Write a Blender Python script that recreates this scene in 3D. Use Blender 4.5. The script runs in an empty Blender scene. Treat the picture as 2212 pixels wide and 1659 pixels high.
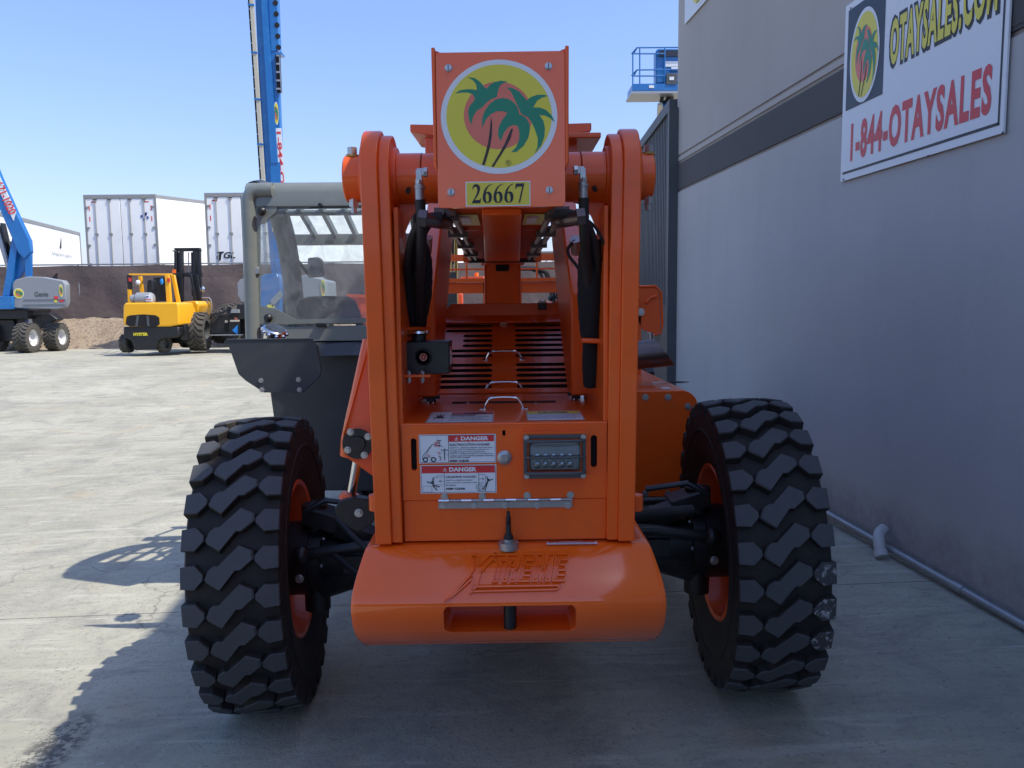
import bpy, bmesh, math, random
from math import radians, sin, cos, pi, atan, tan, sqrt, atan2
from mathutils import Vector, Matrix
from mathutils.geometry import tessellate_polygon
random.seed(7)
scene = bpy.context.scene
# ------------------------------------------------------------------ camera
FPX = 1700.0; CX, CY = 1106.0, 829.5; CAMZ = 1.77
PITCH = atan((CY - 653) / FPX); YAW = radians(0.6); ROLL = 0.0104
fwd = Vector((sin(YAW) * cos(PITCH), cos(YAW) * cos(PITCH), -sin(PITCH)))
rgt = Vector((cos(YAW), -sin(YAW), 0)); upv = rgt.cross(fwd)
R2 = cos(ROLL) * rgt - sin(ROLL) * upv; U2 = sin(ROLL) * rgt + cos(ROLL) * upv
CAM = Vector((0, 0, CAMZ))
cd = bpy.data.cameras.new('camera'); cam = bpy.data.objects.new('camera', cd)
scene.collection.objects.link(cam); scene.camera = cam
cd.sensor_width = 36; cd.lens = 36 * FPX / 2212; cd.clip_start = 0.05; cd.clip_end = 2000
m = Matrix((R2, U2, -fwd)).transposed().to_4x4(); m.translation = CAM; cam.matrix_world = m
# ------------------------------------------------------------------ world, sun
SUNV = Vector((0.625, -0.25, 1.0)).normalized()          # towards the sun
w = bpy.data.worlds.new("World"); scene.world = w; w.use_nodes = True
nt = w.node_tree; sky = nt.nodes.new('ShaderNodeTexSky'); sky.sky_type = 'NISHITA'; sky.sun_disc = False
sky.sun_elevation = math.asin(SUNV.z); sky.sun_rotation = atan2(SUNV.x, SUNV.y)
sky.air_density = 1.1; sky.dust_density = 1.3; sky.ozone_density = 2.5
bg = nt.nodes['Background']; bg.inputs[1].default_value = 0.15
mx = nt.nodes.new('ShaderNodeMix'); mx.data_type = 'RGBA'; mx.blend_type = 'MULTIPLY'; mx.inputs[0].default_value = 1
mx.inputs[7].default_value = (1.03, 0.98, 1.14, 1)           # slightly bluer summer haze
wc = nt.nodes.new('ShaderNodeTexCoord'); ws = nt.nodes.new('ShaderNodeSeparateXYZ'); nt.links.new(wc.outputs['Generated'], ws.inputs[0])
wr = nt.nodes.new('ShaderNodeValToRGB'); nt.links.new(ws.outputs[2], wr.inputs[0])                       # lavender haze low down
wr.color_ramp.elements[0].position = 0.0; wr.color_ramp.elements[0].color = (0.78, 0.735, 0.95, 1)
wr.color_ramp.elements[1].position = 0.42; wr.color_ramp.elements[1].color = (0.87, 0.92, 1.10, 1)
nt.links.new(wr.outputs[0], mx.inputs[7])
nt.links.new(sky.outputs[0], mx.inputs[6]); nt.links.new(mx.outputs[2], bg.inputs[0])
sl = bpy.data.lights.new('sun', 'SUN'); sl.energy = 3.4; sl.angle = radians(0.5); sl.color = (1.0, 0.94, 0.83)
so = bpy.data.objects.new('sun', sl); scene.collection.objects.link(so)
so.rotation_euler = SUNV.to_track_quat('Z', 'Y').to_euler()
vs = scene.view_settings; vs.view_transform = 'Standard'; vs.look = 'None'; vs.gamma = 1; vs.use_curve_mapping = False
vs.exposure = 0.68
scene.cycles.use_denoising = True
scene.cycles.max_bounces = 8

# ------------------------------------------------------------------ helpers
def ray(px, py): return fwd * FPX + R2 * (px - CX) - U2 * (py - CY)
def P(px, py, Y):
    d = ray(px, py); return CAM + d * (Y / d.y)
def PZ(px, py, z):
    d = ray(px, py); return CAM + d * ((z - CAMZ) / d.z)
def PX(px, py, x):
    d = ray(px, py); return CAM + d * (x / d.x)
def sm(t): t = max(0, min(1, t)); return t * t * (3 - 2 * t)
def gz(x, y):
    return 0.028 * max(-6, min(4, x)) * (1 - sm((y - 9) / 9)) + 0.36 * sm((y - 6) / 17)

def NT(name):
    m = bpy.data.materials.new(name); m.use_nodes = True
    return m, m.node_tree, m.node_tree.nodes['Principled BSDF']
def noise(t, scale, detail=4, rough=0.5, vec=None, dist=0):
    n = t.nodes.new('ShaderNodeTexNoise'); n.inputs['Scale'].default_value = scale
    n.inputs['Detail'].default_value = detail; n.inputs['Roughness'].default_value = rough
    n.inputs['Distortion'].default_value = dist
    if vec: t.links.new(vec, n.inputs['Vector'])
    return n.outputs['Fac']
def objco(t, scale=(1, 1, 1), rot=(0, 0, 0)):
    c = t.nodes.new('ShaderNodeTexCoord'); mp = t.nodes.new('ShaderNodeMapping')
    mp.inputs['Scale'].default_value = scale; mp.inputs['Rotation'].default_value = rot
    t.links.new(c.outputs['Object'], mp.inputs['Vector']); return mp.outputs[0]
def ramp(t, fac, a, b, ca=(0, 0, 0, 1), cb=(1, 1, 1, 1)):
    r = t.nodes.new('ShaderNodeValToRGB'); e = r.color_ramp.elements
    e[0].position = a; e[1].position = b; e[0].color = ca; e[1].color = cb
    t.links.new(fac, r.inputs[0]); return r.outputs[0]
def mix(t, fac, a, b, mode='MIX'):
    n = t.nodes.new('ShaderNodeMix'); n.data_type = 'RGBA'; n.blend_type = mode
    for i, v in ((0, fac), (6, a), (7, b)):
        if isinstance(v, (int, float)): n.inputs[i].default_value = v
        elif isinstance(v, tuple): n.inputs[i].default_value = v if len(v) == 4 else (*v, 1)
        else: t.links.new(v, n.inputs[i])
    return n.outputs[2]
def math_(t, op, a, b=0.0, c=None):
    n = t.nodes.new('ShaderNodeMath'); n.operation = op
    for i, v in enumerate((a, b) if c is None else (a, b, c)):
        if isinstance(v, (int, float)): n.inputs[i].default_value = v
        else: t.links.new(v, n.inputs[i])
    return n.outputs[0]
def bump(t, b, h, strength=0.2, dist=0.01):
    n = t.nodes.new('ShaderNodeBump'); n.inputs['Strength'].default_value = strength; n.inputs['Distance'].default_value = dist
    t.links.new(h, n.inputs['Height']); t.links.new(n.outputs[0], b.inputs['Normal'])
def S(h):                                                  # sRGB 0-255 -> linear
    return tuple(((c / 255) / 12.92 if c / 255 <= .04045 else ((c / 255 + .055) / 1.055) ** 2.4) for c in h)
def mat(name, col, rough=0.5, metal=0, coat=0, var=0.15, vs=3, bp=0.0, bs=80, spec=None, dirt=None):
    m, t, b = NT(name); v = objco(t)
    c2 = tuple(x * (1 - var) for x in col)
    col_o = mix(t, noise(t, vs, 5, .6, v), col, c2)
    if dirt:                                                # dust / wear patches with a shape of their own
        dcol, amt, dsc = dirt
        f = ramp(t, noise(t, dsc, 8, .65, v, .6), .52, .72)
        col_o = mix(t, math_(t, 'MULTIPLY', f, amt), col_o, dcol)
    t.links.new(col_o, b.inputs['Base Color'])
    rr = t.nodes.new('ShaderNodeMapRange'); t.links.new(noise(t, vs * 4, 6, .6, v), rr.inputs[0])
    rr.inputs[3].default_value = max(0, rough - .06); rr.inputs[4].default_value = min(1, rough + .08)
    t.links.new(rr.outputs[0], b.inputs['Roughness'])
    b.inputs['Metallic'].default_value = metal
    b.inputs['Coat Weight'].default_value = coat; b.inputs['Coat Roughness'].default_value = 0.06
    if spec is not None: b.inputs['Specular IOR Level'].default_value = spec
    if bp: bump(t, b, noise(t, bs, 3, .5, v), bp, .004)
    return m
M = {}
M['orange'] = mat('orange_paint', (0.85, 0.115, 0.008), .30, coat=.18, spec=.4, var=.10, bp=.05, bs=35, dirt=((.42, .10, .03), .25, 7))
M['gloss'] = mat('glossy_orange_paint', (0.90, 0.128, 0.010), .11, coat=.4, spec=.5, var=.06, bp=.02, bs=14)
M['orange_dull'] = mat('dull_orange_paint', (0.60, 0.08, 0.01), .6, spec=.15, var=.2)
M['orange_red'] = mat('orange_red_paint', (0.72, 0.09, 0.02), .35, coat=.4, var=.12)
M['black'] = mat('black_paint', (0.012, 0.013, 0.016), .38, var=.4, dirt=((.05, .045, .04), .4, 9))
M['black_matte'] = mat('black_rubber_hose', (0.012, 0.012, 0.013), .6, var=.3, bp=.3, bs=300)
M['dark'] = mat('dark_void', (0.006, 0.006, 0.007), .8)  # near-black: shade of slots and interiors put into colour, also black parts
M['sleeve'] = mat('woven_sleeve', (0.010, 0.010, 0.012), .9, var=.4, bp=.6, bs=240)
M['cabgrey'] = mat('cab_grey_paint', (0.175, 0.195, 0.18), .34, coat=.3, var=.08, dirt=((.3, .29, .26), .3, 6))
M['cabdark'] = mat('cab_dark_grey', (0.035, 0.042, 0.05), .42, var=.15, bp=.1, bs=120, dirt=((.08, .08, .08), .35, 5))
M['rubber'] = mat('tyre_rubber', (0.016, 0.0135, 0.0115), .75, var=.35, bp=.2, bs=90, dirt=((.05, .038, .028), .55, 9))
M['rubber_top'] = mat('tyre_lug_top', (0.062, 0.065, 0.069), .68, var=.25, vs=20, bp=.35, bs=160, dirt=((.065, .07, .075), .5, 30))
M['rubber_dust'] = mat('dusty_rubber', (0.085, 0.078, 0.066), .85, var=.3, vs=12, bp=.3, bs=90)
M['scuff'] = mat('scuffed_rubber', (0.06, 0.06, 0.062), .7, var=.5, vs=20, dirt=((.62, .62, .62), 1.0, 30))
M['chrome'] = mat('chrome', (0.75, 0.75, 0.76), .12, metal=1, var=.05)
M['zinc'] = mat('zinc_bolt', (0.55, 0.56, 0.56), .35, metal=.9, var=.3, vs=60)
M['steel'] = mat('brushed_steel', (0.42, 0.42, 0.42), .4, metal=.8, var=.2, vs=30)
M['greyplastic'] = mat('grey_plastic', (0.07, 0.08, 0.085), .5)
M['white'] = mat('white_vinyl', (0.72, 0.74, 0.76), .35, var=.05)
M['red'] = mat('red_vinyl', (0.62, 0.03, 0.035), .35, var=.05)
M['ink'] = mat('black_ink', (0.012, 0.014, 0.02), .45, var=.05)
M['yellow'] = mat('yellow_vinyl', (0.72, 0.62, 0.04), .33, var=.06)
M['yellow_p'] = mat('yellow_plaque', (0.66, 0.55, 0.05), .4, var=.06)
M['green'] = mat('green_vinyl', (0.008, 0.22, 0.11), .33, var=.08)
M['salmon'] = mat('salmon_vinyl', (0.72, 0.17, 0.10), .33, var=.06)
M['brown'] = mat('brown_vinyl', (0.03, 0.015, 0.01), .33)
M['navy'] = mat('navy_vinyl', (0.018, 0.024, 0.045), .4)
M['blue'] = mat('blue_paint', (0.008, 0.14, 0.42), .35, coat=.3, var=.12, dirt=((.05, .25, .5), .4, 2))
M['liftgrey'] = mat('lift_grey', (0.24, 0.26, 0.28), .45, var=.08)
M['fyellow'] = mat('yellow_paint', (0.85, 0.42, 0.01), .35, coat=.4, var=.08)
M['cream'] = mat('cream_track', (0.5, 0.47, 0.38), .5)
M['trailer'] = mat('trailer_white', (0.88, 0.88, 0.86), .45, var=.05, vs=1, dirt=((.55, .54, .5), .35, .8))
M['trailer_trim'] = mat('trailer_trim', (0.30, 0.30, 0.29), .5, var=.3)
M['whiterim'] = mat('white_rim', (0.7, 0.7, 0.7), .4, dirt=((.35, .3, .25), .5, 5))
M['brass'] = mat('tan_mast_paint', (0.40, 0.27, 0.08), .45)
M['seat'] = mat('seat_fabric', (0.035, 0.04, 0.045), .8, var=.2, bp=.3)
M['exhaust'] = mat('exhaust_steel', (0.16, 0.13, 0.13), .32, metal=.75, var=.5, vs=7, dirt=((.22, .12, .08), .6, 6))
M['lamp'] = mat('lamp_reflector', (0.30, 0.31, 0.32), .18, metal=.9, var=.2, vs=6)
M['pvc'] = mat('pvc_plastic', (0.5, 0.5, 0.49), .5)
M['conduit'] = mat('galvanised_conduit', (0.42, 0.44, 0.46), .4, metal=.6, var=.3, vs=12)
M['navyblue'] = mat('lettering_blue', (0.05, 0.08, 0.3), .5)
M['paleblue'] = mat('arrow_blue', (0.02, 0.30, 0.80), .4)
M['beacon'] = mat('orange_beacon', (0.9, 0.18, 0.02), .3)
M['roof_tan'] = mat('tan_stucco', (0.42, 0.30, 0.20), .8)
M['screws'] = M['zinc']
def glassmat(name, tint=(.9, .95, .95), haze=.10):
    m, t, b = NT(name); out = t.nodes['Material Output']
    tr = t.nodes.new('ShaderNodeBsdfTransparent'); tr.inputs[0].default_value = (*tint, 1)
    gl = t.nodes.new('ShaderNodeBsdfGlossy'); gl.inputs['Roughness'].default_value = .03; gl.inputs[0].default_value = (1, 1, 1, 1)
    df = t.nodes.new('ShaderNodeBsdfDiffuse'); df.inputs[0].default_value = (.6, .6, .58, 1)
    f = t.nodes.new('ShaderNodeFresnel'); f.inputs[0].default_value = 1.45
    m1 = t.nodes.new('ShaderNodeMixShader'); m2 = t.nodes.new('ShaderNodeMixShader')
    t.links.new(f.outputs[0], m1.inputs[0]); t.links.new(tr.outputs[0], m1.inputs[1]); t.links.new(gl.outputs[0], m1.inputs[2])
    r = ramp(t, noise(t, 6, 8, .7, objco(t), 1.5), .35, .8)
    t.links.new(math_(t, 'MULTIPLY_ADD', r, haze * 1.6, haze * .5), m2.inputs[0])
    t.links.new(m1.outputs[0], m2.inputs[1]); t.links.new(df.outputs[0], m2.inputs[2])
    t.links.new(m2.outputs[0], out.inputs[0]); return m
M['glass'] = glassmat('dusty_glass', haze=.17)
M['lens'] = glassmat('lamp_lens', (.92, .95, .97), .02)

def concrete():
    m, t, b = NT('yard_concrete')
    v = objco(t); vst = objco(t, (0.55, 5.0, 1), (0, 0, radians(14)))
    base = mix(t, ramp(t, noise(t, .55, 8, .6, v), .35, .65), (.318, .308, .238), (.43, .415, .33))
    base = mix(t, math_(t, 'MULTIPLY', ramp(t, noise(t, 1.9, 12, .74, v, .8), .48, .64), .60), base, (.21, .205, .18))
    base = mix(t, math_(t, 'MULTIPLY', ramp(t, noise(t, 1.1, 7, .62, v, 1), .58, .74), .45), base, (.44, .33, .20))
    base = mix(t, math_(t, 'MULTIPLY', ramp(t, noise(t, 7, 10, .7, objco(t, (.7, 2.2, 1), (0, 0, radians(4)))), .50, .68), .40), base, (.20, .195, .18))
    sc = ramp(t, noise(t, 1.6, 9, .62, vst, .4), .56, .64)                       # pale scrape marks
    base = mix(t, math_(t, 'MULTIPLY', sc, .34), base, (.58, .56, .47))
    sc2 = ramp(t, noise(t, 1.1, 9, .6, objco(t, (.9, 6, 1), (0, 0, radians(-6))), .5), .58, .70)
    base = mix(t, math_(t, 'MULTIPLY', sc2, .36), base, (.17, .165, .155))
    st = ramp(t, noise(t, 2.6, 8, .6, objco(t, (.5, 14, 1), (0, 0, radians(17))), .2), .66, .70)
    base = mix(t, math_(t, 'MULTIPLY', st, .65), base, (.66, .65, .60))
    sp = ramp(t, noise(t, 42, 4, .75, v), .57, .66)
    base = mix(t, math_(t, 'MULTIPLY', sp, .60), base, (.14, .135, .12))
    sp2 = ramp(t, noise(t, 30, 3, .7, objco(t, (1, 1.6, 1))), .67, .72)
    base = mix(t, math_(t, 'MULTIPLY', sp2, .5), base, (.62, .60, .55))
    # cracks
    vo = t.nodes.new('ShaderNodeTexVoronoi'); vo.feature = 'DISTANCE_TO_EDGE'; vo.inputs['Scale'].default_value = .42
    wv = t.nodes.new('ShaderNodeVectorMath'); wv.operation = 'MULTIPLY_ADD'
    nn = t.nodes.new('ShaderNodeTexNoise'); nn.inputs['Scale'].default_value = 2.4; nn.inputs['Detail'].default_value = 8
    t.links.new(v, nn.inputs['Vector']); t.links.new(nn.outputs['Color'], wv.inputs[0]); wv.inputs[1].default_value = (.7, .7, .7); t.links.new(v, wv.inputs[2])
    t.links.new(wv.outputs[0], vo.inputs['Vector'])
    ck = ramp(t, vo.outputs['Distance'], .0, .0035, (1, 1, 1, 1), (0, 0, 0, 1))
    ckm = math_(t, 'MULTIPLY', ck, ramp(t, noise(t, .5, 3, .5, v), .48, .56))
    base = mix(t, math_(t, 'MULTIPLY', ckm, .6), base, (.09, .085, .08))
    # saw-cut joints
    sx = t.nodes.new('ShaderNodeSeparateXYZ'); c = t.nodes.new('ShaderNodeTexCoord'); t.links.new(c.outputs['Object'], sx.inputs[0])
    jy = math_(t, 'ABSOLUTE', math_(t, 'SUBTRACT', math_(t, 'WRAP', math_(t, 'ADD', sx.outputs[1], -4.57), 3.05, -3.05), 0))
    wob = math_(t, 'MULTIPLY', noise(t, 9, 4, .6, v), .006)
    jl = math_(t, 'LESS_THAN', jy, math_(t, 'ADD', wob, .001))
    base = mix(t, math_(t, 'MULTIPLY', jl, .85), base, (.06, .055, .05))
    px_ = math_(t, 'DIVIDE', math_(t, 'ADD', sx.outputs[0], 1.89), .13); py_ = math_(t, 'DIVIDE', math_(t, 'SUBTRACT', sx.outputs[1], 3.10), .36)
    dd = math_(t, 'ADD', math_(t, 'MULTIPLY', px_, px_), math_(t, 'MULTIPLY', py_, py_))
    gm = ramp(t, dd, .3, 1.0, (1, 1, 1, 1), (0, 0, 0, 1)); gm = math_(t, 'MULTIPLY', gm, ramp(t, noise(t, 26, 6, .75, v), .46, .54))
    base = mix(t, math_(t, 'MULTIPLY', gm, .8), base, (.05, .05, .05))
    # broken edge of the old slab / asphalt grit patch by the lower left
    t.links.new(base, b.inputs['Base Color']); b.inputs['Roughness'].default_value = .86
    b.inputs['Specular IOR Level'].default_value = .3
    h = math_(t, 'ADD', noise(t, 70, 5, .7, v), math_(t, 'MULTIPLY', noise(t, 4, 6, .6, v), 2.0))
    bump(t, b, h, .55, .012); return m
M['concrete'] = concrete()
def wallmat(name, a, b_, sc=.5):
    m, t, b = NT(name); v = objco(t)
    c = mix(t, ramp(t, noise(t, sc, 7, .55, v), .35, .7), a, b_)
    c = mix(t, math_(t, 'MULTIPLY', ramp(t, noise(t, 1.2, 6, .6, objco(t, (2.5, 2.5, .35)), .3), .5, .75), .22), c, tuple(x * .72 for x in a))
    c = mix(t, math_(t, 'MULTIPLY', ramp(t, noise(t, 90, 2, .5, v), .70, .76), .25), c, (.12, .12, .12))
    sz = t.nodes.new('ShaderNodeSeparateXYZ'); tc = t.nodes.new('ShaderNodeNewGeometry'); t.links.new(tc.outputs['Position'], sz.inputs[0])
    spl = ramp(t, math_(t, 'ADD', sz.outputs[2], math_(t, 'MULTIPLY', noise(t, 2.5, 6, .7, v), -.5)), -.12, .22, (1, 1, 1, 1), (0, 0, 0, 1))
    c = mix(t, math_(t, 'MULTIPLY', spl, math_(t, 'MULTIPLY', noise(t, 14, 6, .7, v), .9)), c, (.20, .17, .14))
    t.links.new(c, b.inputs['Base Color']); b.inputs['Roughness'].default_value = .82
    bump(t, b, math_(t, 'ADD', noise(t, 45, 6, .6, v), noise(t, 3, 3, .5, v)), .25, .01); return m
M['wall_low'] = wallmat('wall_paint_lower', (.46, .45, .44), (.40, .395, .39))
M['wall_up'] = wallmat('wall_paint_upper', (.43, .405, .38), (.38, .36, .34))
M['stripe'] = wallmat('wall_stripe', (.085, .082, .082), (.07, .07, .07))
M['reveal'] = wallmat('wall_reveal', (.30, .27, .24), (.25, .22, .2), 3)
M['corr'] = mat('charcoal_corrugated', (.075, .08, .085), .55, var=.2, vs=2, dirt=((.12, .12, .12), .4, 1.5))
def dirtmat():
    m, t, b = NT('dirt_berm'); v = objco(t)
    c = mix(t, ramp(t, noise(t, 2, 9, .7, v), .3, .7), (.25, .18, .12), (.38, .31, .22))
    c = mix(t, ramp(t, noise(t, 9, 7, .7, v), .52, .62), c, (.17, .13, .10))
    c = mix(t, ramp(t, noise(t, 25, 3, .6, v), .62, .68), c, (.62, .56, .45))
    t.links.new(c, b.inputs['Base Color']); b.inputs['Roughness'].default_value = .95
    bump(t, b, noise(t, 12, 8, .7, v), .9, .08); return m
M['dirt'] = dirtmat()
def screenmat():
    m, t, b = NT('brown_mesh_screen'); v = objco(t)
    c = mix(t, noise(t, .7, 6, .6, v), (.105, .080, .074), (.145, .110, .102))
    br = t.nodes.new('ShaderNodeTexBrick'); br.inputs['Scale'].default_value = .55; br.inputs['Mortar Size'].default_value = .006
    br.inputs['Color1'].default_value = (1, 1, 1, 1); br.inputs['Color2'].default_value = (.93, .93, .93, 1); br.inputs['Mortar'].default_value = (.88, .88, .88, 1)
    t.links.new(objco(t, (.6, 1, 1.3), (radians(90), 0, 0)), br.inputs['Vector'])
    c = mix(t, 1.0, c, br.outputs[0], 'MULTIPLY')
    t.links.new(c, b.inputs['Base Color']); b.inputs['Roughness'].default_value = .9
    bump(t, b, noise(t, 3, 5, .6, v), .5, .06); return m
M['screen'] = screenmat()

ORI = {}
def tag(o, label=None, cat=None, group=None, kind=None):
    if label: o['label'] = label
    if cat: o['category'] = cat
    if group: o['group'] = group
    if kind: o['kind'] = kind
    return o
def thing(name, label, cat, loc=(0, 0, 0), group=None):
    o = bpy.data.objects.new(name, None); o.empty_display_size = .2; scene.collection.objects.link(o)
    o.location = loc; ORI[o.name] = Vector(loc); return tag(o, label, cat, group)

class F2:                                                   # a flat frame: origin, u, v -> 3D
    def __init__(s, o, u, v):
        s.o = Vector(o); s.u = Vector(u).normalized(); s.v = Vector(v).normalized(); s.n = s.u.cross(s.v).normalized()
    def __call__(s, x, y, l=0): return s.o + s.u * x + s.v * y + s.n * l

class MB:
    def __init__(s, m='orange'): s.v = []; s.f = []; s.fm = []; s.mats = []; s.cuts = []; s.m(m)
    def cut(s):
        s.cuts.append((len(s.v), len(s.f))); return s
    def m(s, name):
        mm = M[name]
        if mm not in s.mats: s.mats.append(mm)
        s.cm = s.mats.index(mm); return s
    def add(s, vs_, fs):
        k = len(s.v); s.v += [Vector(p) for p in vs_]
        for f in fs: s.f.append(tuple(i + k for i in f)); s.fm.append(s.cm)
        return s
    def box(s, a, b):
        x0, x1 = sorted((a[0], b[0])); y0, y1 = sorted((a[1], b[1])); z0, z1 = sorted((a[2], b[2]))
        return s.add([(x0, y0, z0), (x1, y0, z0), (x1, y1, z0), (x0, y1, z0), (x0, y0, z1), (x1, y0, z1), (x1, y1, z1), (x0, y1, z1)],
                     [(0, 3, 2, 1), (4, 5, 6, 7), (0, 1, 5, 4), (1, 2, 6, 5), (2, 3, 7, 6), (3, 0, 4, 7)])
    def ext(s, pts, vec):                                   # polygon swept by a vector
        pts = [Vector(p) for p in pts]; vec = Vector(vec); n = len(pts)
        nrm = Vector((0, 0, 0))
        for i in range(n): nrm += pts[i].cross(pts[(i + 1) % n])
        if nrm.dot(vec) > 0: pts = pts[::-1]
        q = [p + vec for p in pts]
        tris = tessellate_polygon([pts])
        fs = []
        for t in tris:
            a, b, c = t
            nn = (pts[b] - pts[a]).cross(pts[c] - pts[a])
            if nn.dot(vec) > 0: a, b, c = c, b, a
            fs.append((a, b, c)); fs.append((c + n, b + n, a + n))
        for i in range(n):
            j = (i + 1) % n; fs.append((i, i + n, j + n, j))
        return s.add(pts + q, fs)
    def prism(s, pts, ax, a0, a1):                          # 2D outline in the other two axes
        def mk(p):
            return (a0, p[0], p[1]) if ax == 'X' else (p[0], a0, p[1]) if ax == 'Y' else (p[0], p[1], a0)
        d = {'X': (a1 - a0, 0, 0), 'Y': (0, a1 - a0, 0), 'Z': (0, 0, a1 - a0)}[ax]
        return s.ext([mk(p) for p in pts], d)
    def poly(s, pts, fr, lift=.0015, holes=()):             # flat polygon on a frame
        loops = [[Vector((x, y, 0)) for x, y in pts]] + [[Vector((x, y, 0)) for x, y in h] for h in holes]
        allp = [p for l in loops for p in l]; fs = []
        for a, b, c in tessellate_polygon(loops):
            if (allp[b] - allp[a]).cross(allp[c] - allp[a]).z < 0: a, c = c, a
            fs.append((a, b, c))
        return s.add([fr(p.x, p.y, lift) for p in allp], fs)
    def rect(s, x0, y0, x1, y1, fr, lift=.0015): return s.add([fr(x0, y0, lift), fr(x1, y0, lift), fr(x1, y1, lift), fr(x0, y1, lift)], [(0, 1, 2, 3)])
    def disc(s, cx, cy, r, fr, lift=.0015, n=40, ry=None):
        ry = ry or r; return s.add([fr(cx + r * cos(2 * pi * i / n), cy + ry * sin(2 * pi * i / n), lift) for i in range(n)], [tuple(range(n))])
    def ring(s, cx, cy, r, r2, fr, lift=.0015, n=32):
        v = []
        for i in range(n):
            a = 2 * pi * i / n; v += [fr(cx + r * cos(a), cy + r * sin(a), lift), fr(cx + r2 * cos(a), cy + r2 * sin(a), lift)]
        return s.add(v, [(2 * i, (2 * i + 2) % (2 * n), (2 * i + 3) % (2 * n), 2 * i + 1) if r > r2 else (2 * i, 2 * i + 1, (2 * i + 3) % (2 * n), (2 * i + 2) % (2 * n)) for i in range(n)])
    def frame(s, x0, y0, x1, y1, w, fr, lift=.0015):
        s.rect(x0, y0, x1, y0 + w, fr, lift); s.rect(x0, y1 - w, x1, y1, fr, lift)
        s.rect(x0, y0 + w, x0 + w, y1 - w, fr, lift); return s.rect(x1 - w, y0 + w, x1, y1 - w, fr, lift)
    def line(s, pts, w, fr, lift=.002):
        for (x0, y0), (x1, y1) in zip(pts, pts[1:]):
            d = Vector((x1 - x0, y1 - y0)); 
            if d.length < 1e-9: continue
            d.normalize(); nx, ny = -d.y * w / 2, d.x * w / 2; ex, ey = d.x * w / 3, d.y * w / 3
            s.add([fr(x0 - ex - nx, y0 - ey - ny, lift), fr(x1 + ex - nx, y1 + ey - ny, lift), fr(x1 + ex + nx, y1 + ey + ny, lift), fr(x0 - ex + nx, y0 - ey + ny, lift)], [(0, 1, 2, 3)])
        return s
    def text(s, txt, x0, y0, x1, y1, fr, lift=.002, off=0.0, extrude=0, shear=0, sp=1.0):
        c = bpy.data.curves.new('t', 'FONT'); c.body = txt; c.offset = off; c.resolution_u = 3; c.extrude = extrude; c.shear = shear; c.space_character = sp
        o = bpy.data.objects.new('t', c); scene.collection.objects.link(o)
        me = bpy.data.meshes.new_from_object(o)
        vs_ = [v.co.copy() for v in me.vertices]; fs = [tuple(p.vertices) for p in me.polygons]
        bpy.data.objects.remove(o); bpy.data.curves.remove(c); bpy.data.meshes.remove(me)
        if not vs_: return s
        a, b = min(v.x for v in vs_), max(v.x for v in vs_); d, e = min(v.y for v in vs_), max(v.y for v in vs_)
        return s.add([fr(x0 + (v.x - a) / (b - a) * (x1 - x0), y0 + (v.y - d) / (e - d) * (y1 - y0), lift + v.z) for v in vs_], fs)
    def tube(s, pts, r, n=12, caps=True):
        pts = [Vector(p) for p in pts]; rs = r if isinstance(r, (list, tuple)) else [r] * len(pts)
        vs_ = []; prev = None
        for i, p in enumerate(pts):
            t = (pts[min(i + 1, len(pts) - 1)] - pts[max(i - 1, 0)]).normalized()
            if prev is None:
                a = Vector((0, 0, 1)) if abs(t.z) < .9 else Vector((1, 0, 0)); u = t.cross(a).normalized()
            else: u = (prev - t * prev.dot(t)).normalized()
            prev = u; w_ = t.cross(u)
            for k in range(n):
                a = 2 * pi * k / n; vs_.append(p + u * cos(a) * rs[i] + w_ * sin(a) * rs[i])
        fs = []
        for i in range(len(pts) - 1):
            for k in range(n):
                k2 = (k + 1) % n; fs.append((i * n + k, i * n + k2, (i + 1) * n + k2, (i + 1) * n + k))
        if caps: fs.append(tuple(range(n))[::-1]); fs.append(tuple(range((len(pts) - 1) * n, len(pts) * n)))
        return s.add(vs_, fs)
    def cyl(s, a, b, r, n=24): return s.tube([a, b], r, n)
    def lathe(s, prof, c, ax, n=48, close=False):           # prof: (along axis, radius)
        c = Vector(c); ax = Vector(ax).normalized(); a = Vector((0, 0, 1)) if abs(ax.z) < .9 else Vector((1, 0, 0))
        u = ax.cross(a).normalized(); w_ = ax.cross(u); vs_ = []
        for (h, r) in prof:
            for k in range(n):
                t = 2 * pi * k / n; vs_.append(c + ax * h + u * cos(t) * r + w_ * sin(t) * r)
        fs = []; L = len(prof)
        for i in range(L if close else L - 1):
            for k in range(n):
                k2 = (k + 1) % n; i2 = (i + 1) % L; fs.append((i * n + k, i * n + k2, i2 * n + k2, i2 * n + k))
        return s.add(vs_, fs)
    def ball(s, c, r, n=14):
        if not isinstance(r, (tuple, list)): r = (r, r, r)
        vs_ = []; fs = []
        for i in range(n // 2 + 1):
            th = pi * i / (n // 2)
            for k in range(n):
                ph = 2 * pi * k / n; vs_.append(Vector(c) + Vector((r[0] * sin(th) * cos(ph), r[1] * sin(th) * sin(ph), r[2] * cos(th))))
        for i in range(n // 2):
            for k in range(n): k2 = (k + 1) % n; fs.append((i * n + k, (i + 1) * n + k, (i + 1) * n + k2, i * n + k2))
        return s.add(vs_, fs)
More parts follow.
